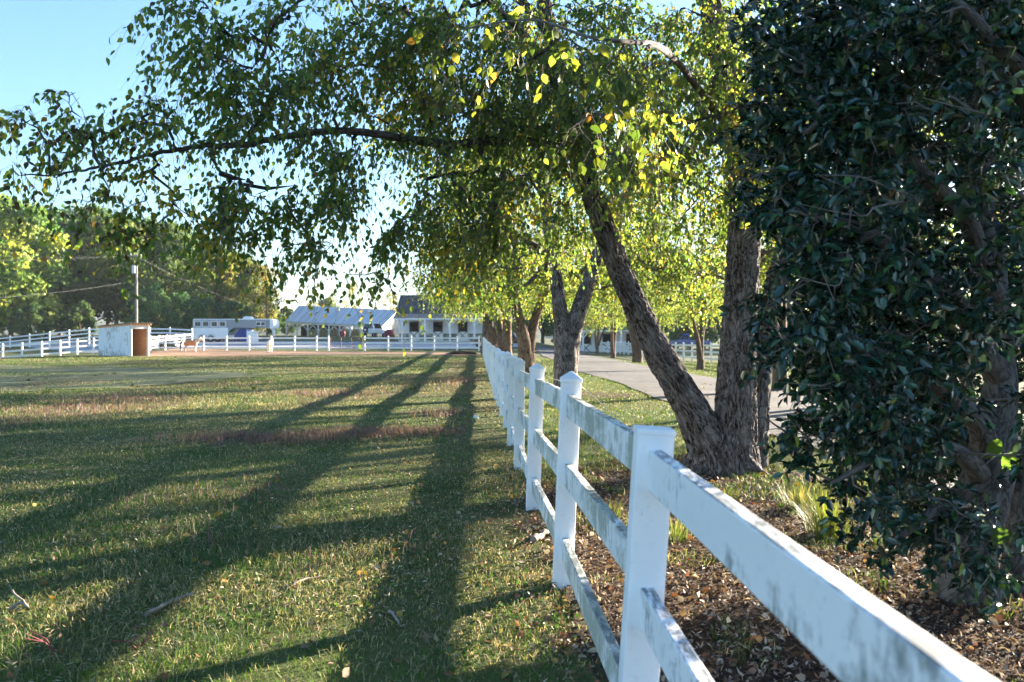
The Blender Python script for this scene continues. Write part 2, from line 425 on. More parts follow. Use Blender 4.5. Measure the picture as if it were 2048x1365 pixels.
# driveway between the two rows of birches
DL = [R(*p) for p in ((1085, 713), (1111, 722), (1150, 743), (1232, 765), (1311, 798), (1600, 890))]
DR = [R(*p) for p in ((1156, 707), (1283, 731), (1365, 746), (1432, 758))]
dl = [(DL[-1].x + .1, -40)] + [(p.x, p.y) for p in DL[::-1]] + [(2.6, 92), (1.0, 104)]
dr = [(10.5, 104), (8.6, 92)] + [(p.x, p.y) for p in DR] + [(DR[-1].x + .2, 12), (DR[-1].x + .2, -40)]
print('drive', [(round(a, 1), round(b, 1)) for a, b in dl + dr])
sheet('driveway', dl + dr, M['asphalt'], .03, .8, rag=.06)
def driveL(y): p = sorted(dl, key=lambda q: q[1]); return float(np.interp(y, [b for _, b in p], [a for a, _ in p]))
def driveR(y): p = sorted(dr, key=lambda q: q[1]); return float(np.interp(y, [b for _, b in p], [a for a, _ in p]))
# gravel yard in front of the stables, bare dirt by the far fence, worn turf on the left
sheet('gravel_yard', [(-40, 86), (-3.4, 82), (0.5, 92), (1.0, 104), (-2, 106), (-60, 112), (-62, 100)], M['gravel'], .03, 2.0, rag=.6)
sheet('bare_dirt_patch', [(R(*p).x, R(*p).y) for p in ((268, 716), (300, 704), (362, 697), (470, 702), (700, 705), (950, 706), (958, 712), (800, 709), (600, 711), (500, 713), (400, 715))], M['red_dirt'], .025, .5, rag=.9)
sheet('worn_turf', [(R(*p).x, R(*p).y) for p in ((-260, 730), (200, 734), (420, 741), (520, 750), (380, 766), (150, 780), (-200, 786))], M['sandy_turf'], .02, .5, rag=1.5)
# mulch bed along the near side of the fence
MULCH = [(.62, -4), (.50, 3), (.30, 5.4), (.12, 8), (.15, 9.2), (1.2, 10.9), (2.2, 11.6), (3.2, 11.0), (3.4, 9.6), (4.3, 8.2), (5.2, 5), (5.2, -4)]
sheet('mulch_bed', MULCH, M['mulch_soil'], .012, .3, rag=.16)
for c in (R(1190, 793),):
    sheet('mulch_ring', [(c.x - .4 + 1.5 * math.cos(a) , c.y + 1.5 * math.sin(a)) for a in np.linspace(0, 6.28, 22)[:-1]], M['mulch_soil'], .015, .4, rag=.2)

# hills on the horizon: three wooded ridges
def hill(d0, x0, x1, h0, amp, seed):
    xs = np.linspace(x0, x1, 260); V = []; nr = 10
    for k in range(nr):
        t = k / (nr - 1)
        for x in xs:
            top = h0 + amp * (mnoise.noise(Vector((x * .0022, seed, 0))) + .3 * mnoise.noise(Vector((x * .012, seed, 5))))
            rough = 3.5 * mnoise.noise(Vector((x * .08, seed, k * 3.1))) + 2.0 * mnoise.noise(Vector((x * .23, seed, k * 7.7)))
            V.append((x, d0 + t * 260, -12 + (top + 12) * math.sin(t * math.pi / 2) + (rough if k else 0)))
    w = len(xs); i = np.arange((nr - 1) * (w - 1)); a = i // (w - 1) * w + i % (w - 1)
    me = np_mesh('hills', np.array(V), [np.stack([a, a + 1, a + w + 1, a + w], 1)])
    tag(link('hills', me, M['hill_green']), kind='structure')
hill(620, -900, 700, 22, 9, 1.3)
hill(1150, -1500, 1500, 49, 12, 4.1)

# ------------------------------------------------------------------ fences
def rail_mb(a, b, th=.046, h=.142): return MB().beam(a, b, th, h)
def post_mesh(h, w=.127):
    m = MB(); m.box((0, 0, (h - .5) / 2), (w, w, h + .5)); return m.mesh('post')
def cap_mesh(w=.127):
    m = MB(); e = w / 2 + .006
    m.box((0, 0, .006), (2 * e, 2 * e, .03))
    k = e - .003
    m.add([(-k, -k, .021), (k, -k, .021), (k, k, .021), (-k, k, .021), (0, 0, .068)], [(0, 1, 4), (1, 2, 4), (2, 3, 4), (3, 0, 4), (0, 3, 2, 1)])
    return m.mesh('post_cap')

def near_fence():
    r = empty('rail_fence', (fx(5.4), 5.4, 0), 0, 'white vinyl three-rail fence, mildewed, running from bottom right corner away along the tree row', 'fence')
    ys = [.53, 2.97] + [5.4 + 2.43 * i for i in range(30)]
    pm = post_mesh(1.29); cm = cap_mesh(); flat = MB().box((0, 0, .004), (.133, .133, .022)).mesh('post_cap')
    rng = random.Random(3); tops = []
    for i, y in enumerate(ys):
        b = Vector((fx(y), y, gz(fx(y), y)))
        lean = math.radians({0: 3.8, 1: 3.6, 2: 2.4, 3: 1.8}.get(i, rng.uniform(-.4, 1.6)))
        hgt = -.06 if i <= 1 else rng.uniform(-.015, .015) if i > 3 else 0
        if i >= 1:
            p = link('post', pm, M['vinyl_post'], r, .007)
            p.location = b - r.location + Vector((0, 0, hgt)); p.rotation_euler = (rng.uniform(-.008, .008), lean, rng.uniform(-.05, .05) if i > 2 else -.03)
            c = link('post_cap', flat if i == 1 else cm, M['vinyl_post'], p, .004); c.location = (0, 0, 1.29)
        tops.append((b, lean, hgt))
    def at(i, z):
        b, lean, h = tops[i]; return b + Vector((math.sin(lean) * z, 0, math.cos(lean) * z + h))
    for i in range(len(ys) - 1):
        for k, z in enumerate((1.145, .695, .24)):
            za, zb = z, z
            if i == 0: za, zb = z + (-.01, -.02, -.02)[k], z + (.02, 0.0, -.02)[k]
            elif i == 1: za, zb = z + (.035, .095, .06)[k], z
            a, b = at(i, za), at(i + 1, zb); j = Vector((rng.uniform(-.006, .006), 0, rng.uniform(-.008, .008)))
            mb = rail_mb(a, b + j)
            mat = M['vinyl_rail'] if i < 1 else M['vinyl_mildew']
            mb.build('rail', mat, r, .006)
    # thin electric wire along the top rail
    pts = []
    for i in range(4): pts.append(at(i, (1.19, 1.185, 1.25, 1.25)[i]) + Vector((.08, 0, .0)))
    w = spline([tuple(p) for p in pts], 10); w = [Vector(p) + Vector((0, 0, -.02 * abs(math.sin(k * .31)))) for k, p in enumerate(w)]
    MB().tube(w, .0022, 5).build('electric_wire', M['wire_steel'], r)
near_fence()

_pm14 = post_mesh(1.33); _cap = cap_mesh()
def far_fence(label, pts, rails=(1.16, .72, .27), h=1.33, extend=True):
    """pts: world base points of the posts"""
    pts = [Vector(p) for p in pts]
    r = empty('rail_fence', pts[0], 0, label, 'fence', None)
    for p in pts:
        q = link('post', _pm14, M['far_vinyl'], r); q.location = p - pts[0]
        c = link('post_cap', _cap, M['far_vinyl'], q); c.location = (0, 0, h)
    for a, b in zip(pts, pts[1:]):
        for z in rails: rail_mb(a + Vector((0, 0, z)), b + Vector((0, 0, z))).build('rail', M['far_vinyl'], r)
    return r
def gp(px, d): p = P(px, 690, d); return Vector((p.x, p.y, gz(p.x, p.y)))
far_fence('white rail fence along the gravel yard left of the tube gate', [gp(x, 78) for x in (362, 407, 453, 498, 543, 589, 633, 657)])
far_fence('white rail fence running from the tube gate to the tree row', [gp(x, 78) for x in (729, 776, 822, 868, 914, 958)])
far_fence('white rail paddock fence left of the wooden shelter, nearer of the two', [gp(x, d) for x, d in ((-120, 68), (-76, 69), (-36, 70), (5, 71), (44, 71.5), (83, 72), (120, 73), (154, 74), (187, 75), (222, 76), (258, 77), (300, 78), (330, 79), (362, 78))])
far_fence('outer white rail fence climbing the slope behind the shelter', [Vector((P(x, y, d).x, d, P(x, y, d).z - 1.36)) for x, y, d in ((-60, 679, 95), (-20, 676, 95), (20, 672, 95), (59, 668, 95.5), (99, 664, 96), (138, 660, 97), (178, 656, 98), (218, 655, 98), (258, 655, 98), (300, 655, 97), (340, 655, 97), (384, 657, 97))], rails=(1.16, .72, .27))
far_fence('white rail fence with close rails right behind the chestnut pony', [gp(x, d) for x, d in ((300, 80), (318, 84), (334, 87), (352, 90), (368, 92), (384, 94))], rails=(1.2, .85, .5, .2))
far_fence('white rail fence beyond the driveway on the right', [Vector((11.6 + (95 - d) * .058, d, gz(11.6 + (95 - d) * .058, d))) for d in np.arange(95, 30, -2.43)])
far_fence('short white fence panel in front of the right stable wing', [gp(x, 96) for x in (1196, 1216, 1234)])

# ------------------------------------------------------------------ leaves
def leaf_template(kind):
    if kind == 'birch':   # ovate, pointed, folded on the midrib
        V = np.array([(0, 0, 0), (.22, .27, .05), (.5, .30, .05), (.78, .13, .02), (1, 0, -.06), (.78, -.13, .02), (.5, -.30, .05), (.22, -.27, .05)])
        fs = [[0, 1, 2, 3, 4], [0, 4, 5, 6, 7]]
    elif kind == 'simple':
        V = np.array([(0, 0, 0), (.45, .33, .06), (1, 0, -.05), (.45, -.33, .06)]); fs = [[0, 1, 2], [0, 2, 3]]
    elif kind == 'holly':
        V = np.array([(0, 0, 0), (.18, .13, .03), (.30, .24, .07), (.5, .20, .05), (.66, .23, .08), (.82, .11, .02), (1.0, 0, -.07), (.82, -.11, .02), (.66, -.23, .08), (.5, -.20, .05), (.30, -.24, .07), (.18, -.13, .03)])
        fs = [[0, 1, 2, 3, 4, 5, 6], [0, 6, 7, 8, 9, 10, 11]]
    elif kind == 'big':     # serrated birch leaf seen close
        a = [(0, 0), (.10, .20), (.14, .17), (.24, .33), (.30, .29), (.42, .37), (.48, .31), (.6, .31), (.65, .25), (.75, .22), (.8, .15), (.9, .1), (1, 0)]
        V = np.array([(x, y, .05 - .1 * x * x + abs(y) * .12) for x, y in a] + [(x, -y, .05 - .1 * x * x + abs(y) * .12) for x, y in a[-2:0:-1]])
        n = len(a); fs = [list(range(n)), [0] + list(range(n - 1, len(V)))]
    return V, [np.array(f) for f in fs]
def unit(a): return a / np.maximum(np.linalg.norm(a, axis=1, keepdims=True), 1e-9)
def leaf_cloud(name, pos, axis, nrm, length, col, kind, width=1.0):
    T, fs = leaf_template(kind); n = len(pos)
    ax = unit(axis); sd = unit(np.cross(nrm, ax)); nn = np.cross(ax, sd); L = length[:, None, None]
    V = pos[:, None] + L * (ax[:, None] * T[None, :, 0:1] + sd[:, None] * T[None, :, 1:2] * width + nn[:, None] * T[None, :, 2:3])
    k = len(T); base = np.arange(n)[:, None] * k
    faces = []
    for sz in sorted(set(len(f) for f in fs)):
        faces.append(np.concatenate([base + f[None] for f in fs if len(f) == sz]))
    return np_mesh(name, V.reshape(-1, 3), faces, np.repeat(col, k, 0))
PAL_BIRCH = np.array([(.065, .125, .030), (.110, .170, .036), (.165, .210, .045), (.22, .245, .05), (.40, .32, .045), (.34, .18, .04)])
def palette(rng, n, w, pal=PAL_BIRCH, local=None):
    i = rng.choice(len(pal), n, p=np.array(w) / sum(w)); c = pal[i] * rng.uniform(.75, 1.3, (n, 1))
    return np.clip(c, 0, 1)

# ------------------------------------------------------------------ branching
class Skeleton:
    def __init__(s, seed): s.p = []; s.par = []; s.r = []; s.br = []; s.dir = []; s.rng = np.random.default_rng(seed); s.nsk = 0
    def limb(s, pts, rad, attach=None, n=5):
        """hand-made limb: points and radii"""
        q = spline([tuple(p) + (r,) for p, r in zip(pts, rad)], n); ids = []
        prev = attach if attach is not None else -1
        for k, v in enumerate(q):
            s.p.append(v[:3]); s.par.append(prev); s.r.append(v[3]); prev = len(s.p) - 1; ids.append(prev)
            d = q[min(k + 1, len(q) - 1)][:3] - q[max(k - 1, 0)][:3]; s.dir.append(d / max(np.linalg.norm(d), 1e-6))
        s.nsk = len(s.p); return ids
    def grow(s, att, minz=None, seg=.2, up=.15, wig=.05, avoid=0):
        rng = s.rng; n0 = len(s.p); cap = n0 + len(att) * 14 + 10
        pos = np.zeros((cap, 3)); pos[:n0] = s.p; n = n0
        sk = pos[:n0]; dist = np.array([np.min(np.linalg.norm(sk - a, axis=1)) for a in att]); att = att[np.argsort(dist)]
        ok = np.zeros(cap, bool); ok[:n0] = True; ok[:avoid] = False
        for a in att:
            d = np.linalg.norm(pos[:n] - a, axis=1); d[~ok[:n]] = 1e9; j = int(np.argmin(d)); L = d[j]
            if L < .03: continue
            p0 = pos[j]; k = int(np.clip(L / seg, 2, 9)); d0 = s.dir[j]
            c = p0 + d0 * L * .35 + (a - p0) * .25 + np.array([0, 0, up * L]); ids = [j]; prev = j
            for i in range(1, k + 1):
                t = i / k; v = (1 - t) ** 2 * p0 + 2 * t * (1 - t) * c + t * t * a
                if i < k: v = v + rng.normal(0, wig * L / k ** .5, 3)
                dd = v - pos[prev]; pos[n] = v; ok[n] = True; s.p.append(v); s.par.append(prev); s.r.append(0.0); s.dir.append(dd / max(np.linalg.norm(dd), 1e-6)); prev = n; ids.append(n); n += 1
            s.br.append(ids)
        s.att = att
        cnt = np.ones(len(s.p))
        for i in range(len(s.p) - 1, n0 - 1, -1):
            if s.par[i] >= 0: cnt[s.par[i]] += cnt[i]
        s.cnt = cnt; s.n0 = n0
    def branches(s, rtip=.0035, power=.45, sides=5, rmax=.06, owner=None, out=None):
        mb = MB()
        for ids in s.br:
            if owner is not None:
                j = ids[0]
                while j >= s.n0: j = s.par[j]
                mb = out.setdefault(owner[j], MB())
            pts = [s.p[i] for i in ids]; rr = [min(rmax, rtip * s.cnt[i] ** power) for i in ids]
            rr[0] = rr[1] if ids[0] >= s.n0 else min(rr[1] * 1.15, s.r[ids[0]] or rr[1]); rr[-1] = rtip * .7
            mb.tube(pts, rr, sides, False)
        return mb
def twigs_and_leaves(rng, att, out_c, per, tw_len, droop, leaves, lsize, kind, weights, pal=PAL_BIRCH, hang=.8, width=1.0, patch=None, flat=.6):
    """twigs from each attractor and leaves along them; returns (twig verts, twig faces, leaf args)"""
    n = len(att) * per; a = np.repeat(att, per, 0) + rng.normal(0, .02, (n, 3))
    d = rng.normal(0, 1, (n, 3)); d[:, 2] *= .7; o = unit(a - out_c); d = unit(d + o * .9)
    L = rng.uniform(.5, 1.25, n) * tw_len
    ts = np.array([0, .35, .7, 1.0])
    pts = a[:, None] + d[:, None] * (L[:, None] * ts)[:, :, None] + np.array([0, 0, -1.0]) * (droop * L[:, None] * ts ** 2)[:, :, None]
    pts[:, 1:] += rng.normal(0, .03, (n, 3, 3)) * L[:, None, None]
    tri = np.array([(1, 0, 0), (-.5, .8, .3), (-.5, -.6, -.6)]); rad = np.array([.003, .0024, .0018, .001]) * (tw_len / .4) ** .5
    TV = pts[:, :, None, :] + tri[None, None] * rad[None, :, None, None]
    b = (np.arange(n) * 12)[:, None, None]
    fa = np.array([[k * 3 + j, k * 3 + (j + 1) % 3, k * 3 + 3 + (j + 1) % 3, k * 3 + 3 + j] for k in range(3) for j in range(3)])
    TF = (b + fa[None]).reshape(-1, 4)
    m = n * leaves; i = np.repeat(np.arange(n), leaves); t = rng.uniform(.12, 1.0, m); seg = np.clip(np.searchsorted(ts, t) - 1, 0, 2); u = (t - ts[seg]) / (ts[seg + 1] - ts[seg])
    p = pts[i, seg] * (1 - u[:, None]) + pts[i, seg + 1] * u[:, None]
    td = unit(pts[i, seg + 1] - pts[i, seg])
    ax = unit(td * .6 + rng.normal(0, .55, (m, 3)) + np.array([0, 0, -hang]))
    nr = rng.normal(0, 1 if flat < 1 else .75, (m, 3)) + np.array([0, -.5 * (flat > 1), flat])
    ls = lsize * rng.uniform(.6, 1.25, m)
    col = palette(rng, m, weights, pal)
    if patch is not None: col = patch(p, col, rng)
    return TV.reshape(-1, 3), TF, (p, ax, nr, ls, col, kind, width)

def ell(rng, c, r, n, shell=0.0):
    v = rng.normal(0, 1, (n, 3)); v = unit(v) * (rng.uniform(shell, 1, (n, 1)) ** (1 / 2.2)); return np.array(c) + v * np.array(r)
def clump(rng, pts, k, spread):
    """thin an even cloud into clumps with gaps"""
    c = pts[rng.choice(len(pts), max(3, len(pts) // k), replace=False)]
    d = np.stack([np.linalg.norm(c - p, axis=1) for p in pts]); j = d.argmin(1)
    return pts + (c[j] - pts) * spread
def bark_fn(seed, amp=.10, f=7.0, lobes=0.0):
    def fn(a, L, r, p):
        x, y = math.cos(a), math.sin(a)
        q = Vector((x * f * .42, y * f * .42, L * 2.2 + seed)); w = mnoise.noise(q * 1.0); v = 1 - abs(mnoise.noise(Vector((x * f * .8, y * f * .8, L * 3.6 + seed * 2)))) * 2
        return amp * (.45 * w + .5 * v - .2) + .07 * mnoise.noise(Vector((x * .9, y * .9, L * .9 + seed))) + lobes * mnoise.noise(Vector((x * 1.7, y * 1.7, seed))) * math.exp(-L * 2.2)
    return fn
def plate_bark(seed, wl=.075, ll=.19, depth=.026, lobes=0.0):
    """shaggy plates with furrows between them, sizes in metres"""
    def fn(a, L, r, p):
        x, y = math.cos(a) * r / wl, math.sin(a) * r / wl; o = Vector((x, y, L / ll + seed))
        o = o + mnoise.noise_vector(o * .7) * .55
        n1 = abs(mnoise.noise(o)); n2 = abs(mnoise.noise(o * 1.9 + Vector((7, 3, 1))))
        d = -depth * math.exp(-(n1 / .13) ** 2) - depth * .45 * math.exp(-(n2 / .12) ** 2) + .010 * mnoise.noise(o * 2.7) + .012 * mnoise.noise(o * .5)
        return d / r + .06 * mnoise.noise(Vector((math.cos(a) * .9, math.sin(a) * .9, L * .9 + seed))) + lobes * mnoise.noise(Vector((math.cos(a) * 1.7, math.sin(a) * 1.7, seed))) * math.exp(-L * 2.2)
    return fn
# ------------------------------------------------------------------ the near river birch
def T3(*a): return [P(x, y, d) for x, y, d in a]
def near_birch():
    rng = np.random.default_rng(11)
    base = R(1440, 948); by = base.y; print('birch base', base)
    root = empty('birch_tree', base, 0, 'large multi-stemmed river birch with shaggy bark beside the white fence, one limb reaching far left', 'tree')
    sk = Skeleton(5); D = by
    stems = [
        (T3((1432, 962, D), (1418, 900, D), (1390, 835, D - .02), (1352, 765, D - .05), (1308, 690, D - .1), (1265, 600, D - .15), (1226, 505, D - .2), (1185, 390, D - .3), (1155, 300, D - .4), (1120, 180, D - .6), (1095, 40, D - .7), (1060, -160, D - .8), (1020, -420, D - .8), (1000, -800, D - .6)),
         [.31, .25, .215, .19, .165, .150, .140, .128, .115, .10, .085, .07, .05, .02]),
        (T3((1466, 965, D + .1), (1466, 900, D + .1), (1470, 830, D + .1), (1474, 750, D + .12), (1479, 640, D + .15), (1487, 520, D + .15), (1490, 410, D + .1), (1480, 290, D), (1455, 160, D - .1), (1425, 30, D - .2), (1405, -180, D - .2), (1400, -500, D), (1410, -900, D)),
         [.36, .29, .25, .225, .205, .197, .19, .175, .15, .13, .10, .07, .02]),
        (T3((1500, 930, D + .3), (1508, 830, D + .35), (1520, 720, D + .45), (1545, 600, D + .6), (1575, 470, D + .8), (1590, 320, D + 1.0), (1610, 100, D + 1.2), (1640, -250, D + 1.4), (1680, -600, D + 1.6)),
         [.22, .19, .165, .14, .125, .11, .09, .06, .02]),
    ]
    ids = [sk.limb(p, r, None, 5) for p, r in stems]
    nst = len(sk.p)
    owner = [0] * nst; trunk = MB()
    for k, (p, r) in enumerate(stems):
        q = spline([tuple(v) + (x,) for v, x in zip(p, r)], 22)
        trunk.tube([v[:3] for v in q], [v[3] for v in q], 96 if k < 2 else 60, True, plate_bark(3.1 * k + 1, lobes=.25))
    # root flare
    for k in range(7):
        a = k * .9 + .3; o = Vector((math.cos(a), math.sin(a) * .8, 0)); c = base + Vector((.02, .06, 0))
        pts = spline([tuple(c + o * .12 + Vector((0, 0, .42))) + (.17,), tuple(c + o * .27 + Vector((0, 0, .16))) + (.13,), tuple(c + o * .46) + (.09,), tuple(c + o * .7 + Vector((0, 0, -.08))) + (.04,)], 8)
        trunk.tube([v[:3] for v in pts], [v[3] for v in pts], 36, True, plate_bark(k * 2.3, depth=.018))
    def near(px, py, d):
        q = np.array(P(px, py, d)); return int(np.argmin(np.linalg.norm(np.array(sk.p[:nst]) - q, axis=1)))
    L = []
    def limb(at, pts, rad):
        j = near(*at); pp = [Vector(sk.p[j])] + T3(*pts); L.append((pp, rad)); sk.limb(pp, rad, j, 5); owner.extend([len(L)] * (len(sk.p) - len(owner)))
    limb((1158, 310, D - .4), ((1085, 288, D - .7), (1000, 283, D - .95), (900, 288, D - 1.3), (800, 276, D - 1.7), (700, 262, D - 2.0), (590, 270, D - 2.3), (480, 291, D - 2.6), (400, 293, D - 2.8), (325, 306, D - 2.9), (250, 322, D - 3.0), (170, 340, D - 3.1), (90, 352, D - 3.1)), [.085, .075, .068, .06, .052, .046, .04, .034, .028, .023, .018, .013, .009, .005])
    limb((1120, 190, D - .6), ((1040, 60, D - 1.2), (920, -30, D - 1.8), (780, -60, D - 2.3), (640, -20, D - 2.7), (530, 60, D - 3.0)), [.07, .055, .045, .035, .022, .008])
    limb((1100, 60, D - .7), ((900, -160, D - 1.2), (700, -260, D - 1.5), (500, -250, D - 2)), [.07, .05, .035, .01])
    limb((1240, 540, D - .2), ((1215, 430, D - 1.0), (1180, 380, D - 1.8), (1150, 330, D - 2.6)), [.03, .022, .016, .006])
    limb((1480, 290, D), ((1400, 180, D - 1.0), (1340, 110, D - 2.4), (1310, 90, D - 3.8), (1290, 100, D - 5.2)), [.07, .05, .035, .022, .008])
    limb((1480, 320, D), ((1380, 200, D + .8), (1250, 100, D + 1.6), (1150, 0, D + 2.4)), [.07, .05, .035, .012])
    limb((1440, 100, D - .1), ((1560, -60, D - .6), (1700, -200, D - 1.0), (1850, -320, D - 1.2)), [.07, .05, .03, .01])
    limb((1405, -180, D - .2), ((1250, -420, D + .6), (1100, -600, D + 1.2)), [.06, .04, .012])
    # (px, py, depth offset, radii, number)
    vols = [(110, 235, -3.05, (.42, .45, .40), 38), (215, 285, -3.0, (.55, .5, .38), 44), (60, 320, -3.1, (.25, .3, .26), 14), (170, 400, -3.0, (.25, .35, .16), 12), (300, 440, -2.8, (.55, .5, .3), 50),
            (300, 280, -2.85, (.42, .45, .42), 34), (440, 180, -2.7, (.70, .6, .62), 92), (400, 60, -2.8, (.68, .6, .42), 58), (560, 95, -2.6, (.65, .7, .65), 84), (620, 200, -2.3, (.55, .6, .5), 60),
            (450, 400, -2.5, (.62, .6, .42), 84), (590, 410, -2.2, (.62, .7, .50), 96), (480, 480, -2.5, (.55, .5, .22), 40), (640, 500, -2.2, (.45, .5, .2), 20), (700, 340, -2.0, (.6, .7, .4), 70),
            (760, 130, -1.8, (.85, .9, .85), 150), (780, 430, -1.6, (.8, .8, .55), 110), (760, 545, -1.6, (.5, .5, .12), 14), (930, 140, -1.3, (1.0, 1.0, .95), 170), (930, 400, -1.2, (.8, .9, .62), 120),
            (1090, 170, -1.0, (.95, 1.1, .95), 160), (1020, 400, -1.2, (.55, .8, .5), 56), (1250, 130, -.8, (.95, 1.1, .85), 130), (1330, 270, -.6, (.85, 1.0, .6), 90), (1270, 300, -2.4, (.5, .5, .36), 30),
            (1300, 190, 1.9, (1.6, .9, 1.4), 170), (1180, 60, 1.6, (1.3, .9, 1.0), 90), (1450, 330, 1.5, (.9, .8, .8), 80), (1080, 300, 1.4, (1.0, .8, .9), 80), (880, 250, .6, (.9, .8, .9), 60), (1400, 90, .6, (1.0, 1.2, .9), 110), (1420, 420, 1.0, (.7, .8, .35), 30), (1560, 120, -.3, (.8, 1.0, .9), 80), (1520, 380, .6, (.45, .7, .4), 26), (1250, 410, 1.7, (.85, .7, .5), 80), (1120, 440, 1.6, (.6, .6, .4), 40), (860, 40, -1.2, (.7, .7, .5), 80), (820, 240, -1.2, (.6, .7, .45), 70), (960, 260, -.8, (.6, .6, .5), 60), (1480, 240, -.75, (.5, .35, .6), 84), (1430, 70, -.9, (.6, .5, .6), 84), (1165, 255, -1.1, (.5, .4, .5), 66), (1590, 300, -.4, (.3, .5, .5), 50), (700, 60, -1.9, (.7, .7, .6), 60), (1000, 60, -1.0, (.8, .8, .6), 70), (1000, -190, -.8, (2.0, 1.8, .8), 80), (640, -160, -2.0, (1.4, 1.2, .6), 50), (1450, -250, -.2, (2.0, 1.8, 1.0), 60), (1650, -420, 1.0, (1.8, 1.8, 1.3), 30), (1150, -600, .3, (2.4, 2.2, 1.3), 60), (1400, -900, .2, (1.8, 1.8, 1.2), 40)]
    att = []; hi = []
    for px, py, dd, r, n in vols:
        e = ell(rng, P(px, py, D + dd), r, max(6, int(n * (.68 if py > 380 and px < 900 else 1) * (.38 if px < 350 else .48 if px < 850 else .74)))); e = clump(rng, e, 7, .55)
        att.append(e)
    att = np.concatenate(att)
    avoid = max(0, ids[0][22])
    sk.grow(att, seg=.22, up=.12, wig=.05)
    parts = {0: trunk}; sk.branches(.0032, .42, 5, .045, owner, parts)
    for k, (pp, rad) in enumerate(L):
        q = spline([tuple(v) + (x,) for v, x in zip(pp, rad)], 9); q = [v + np.concatenate([rng.normal(0, .006, 3), [0]]) for v in q]
        parts.setdefault(k + 1, MB()).tube([v[:3] for v in q], [v[3] * .74 for v in q], 14, True, bark_fn(2, .10, 5))
    for k, m in parts.items(): m.build('branch' if k else 'trunk', M['birch_bark'], root, smooth=True)
    def patch(p, col, rng):
        # drifts of autumn colour: the far left turns brownish, noise patches turn yellow
        yb = vnoise(p[:, 0] * 1.0, p[:, 2] * 1.0, .55, 4); turn = rng.random(len(p))
        y = (turn < np.clip((yb - .62) * 1.3, 0, .5)); col[y] = np.array((.40, .32, .035)) * rng.uniform(.6, 1.2, (y.sum(), 1))
        br = (turn > 1 - np.clip((-p[:, 0] - 2.6) * .2, 0, .32)); col[br] = np.array((.085, .055, .025)) * rng.uniform(.6, 1.3, (br.sum(), 1))
        return col
    TV, TF, la = twigs_and_leaves(rng, sk.att, np.array(P(1300, -100, D)), 4, .44, .65, 8, .057, 'birch', (26, 34, 26, 8, 2.0, 1.2), patch=patch)
    o = link('crown', leaf_cloud('crown', *la), M['birch_leaf'], root); o.data.transform(Matrix.Translation(-base))
    # the close hanging spray with large yellow-green leaves
    at2 = np.concatenate([ell(rng, P(1300, 165, D - 5.0), (.20, .25, .12), 9), ell(rng, P(1200, 120, D - 5.0), (.30, .3, .14), 9), ell(rng, P(1060, 60, D - 4.2), (.35, .3, .16), 10), ell(rng, P(900, 110, D - 4.0), (.4, .3, .16), 8), ell(rng, P(1230, 260, D - 4.6), (.4, .3, .2), 10)])
    at3 = np.concatenate([ell(rng, P(1490, 400, D - 1.0), (.22, .15, .16), 12), ell(rng, P(1345, 335, D - 2.2), (.16, .15, .12), 8)])
    s2 = Skeleton(9); s2.limb(T3((1340, 110, D - 2.4), (1310, 90, D - 3.8), (1270, 85, D - 5.0), (1180, 75, D - 5.2), (1060, 40, D - 4.6), (920, 60, D - 4.2)), [.03, .022, .014, .01, .007, .004]); s2.limb(T3((1480, 330, D - .3), (1500, 350, D - .6), (1490, 385, D - 1.0)), [.012, .008, .004]); s2.limb(T3((1400, 250, D - .6), (1370, 290, D - 1.4), (1345, 320, D - 2.1)), [.012, .008, .004]); s2.grow(np.concatenate([at2, at3]), seg=.1, up=.1)
    n2 = s2.n0; cuts = ((0, n2 - 22), (n2 - 22, n2 - 11), (n2 - 11, n2)); own = [k for k, (ia, ib) in enumerate(cuts) for _ in range(ib - ia)]; pm = {}
    s2.branches(.002, .4, 5, .012, own, pm)
    for k, (ia, ib) in enumerate(cuts): pm.setdefault(k, MB()).tube([Vector(v) for v in s2.p[ia:ib]], s2.r[ia:ib], 8)
    for m in pm.values(): m.build('branch', M['twig_bark'], root, smooth=True)
    TV0, TF0 = TV, TF
    TV, TF, la = twigs_and_leaves(rng, s2.att, np.array(P(1300, 0, D - 4)), 2, .22, .6, 3, .072, 'big', (30, 38, 32, 18, 5, 2), pal=np.array([(.04, .07, .015), (.07, .10, .02), (.12, .15, .02), (.24, .26, .04), (.42, .34, .05), (.38, .19, .04)]))
    o = link('near_leaves', leaf_cloud('near_leaves', *la), M['birch_leaf'], root); o.data.transform(Matrix.Translation(-base))
    o = link('twigs', np_mesh('twigs', np.concatenate([TV0, TV]), [np.concatenate([TF0, TF + len(TV0)])]), M['twig_bark'], root); o.data.transform(Matrix.Translation(-base))
near_birch()

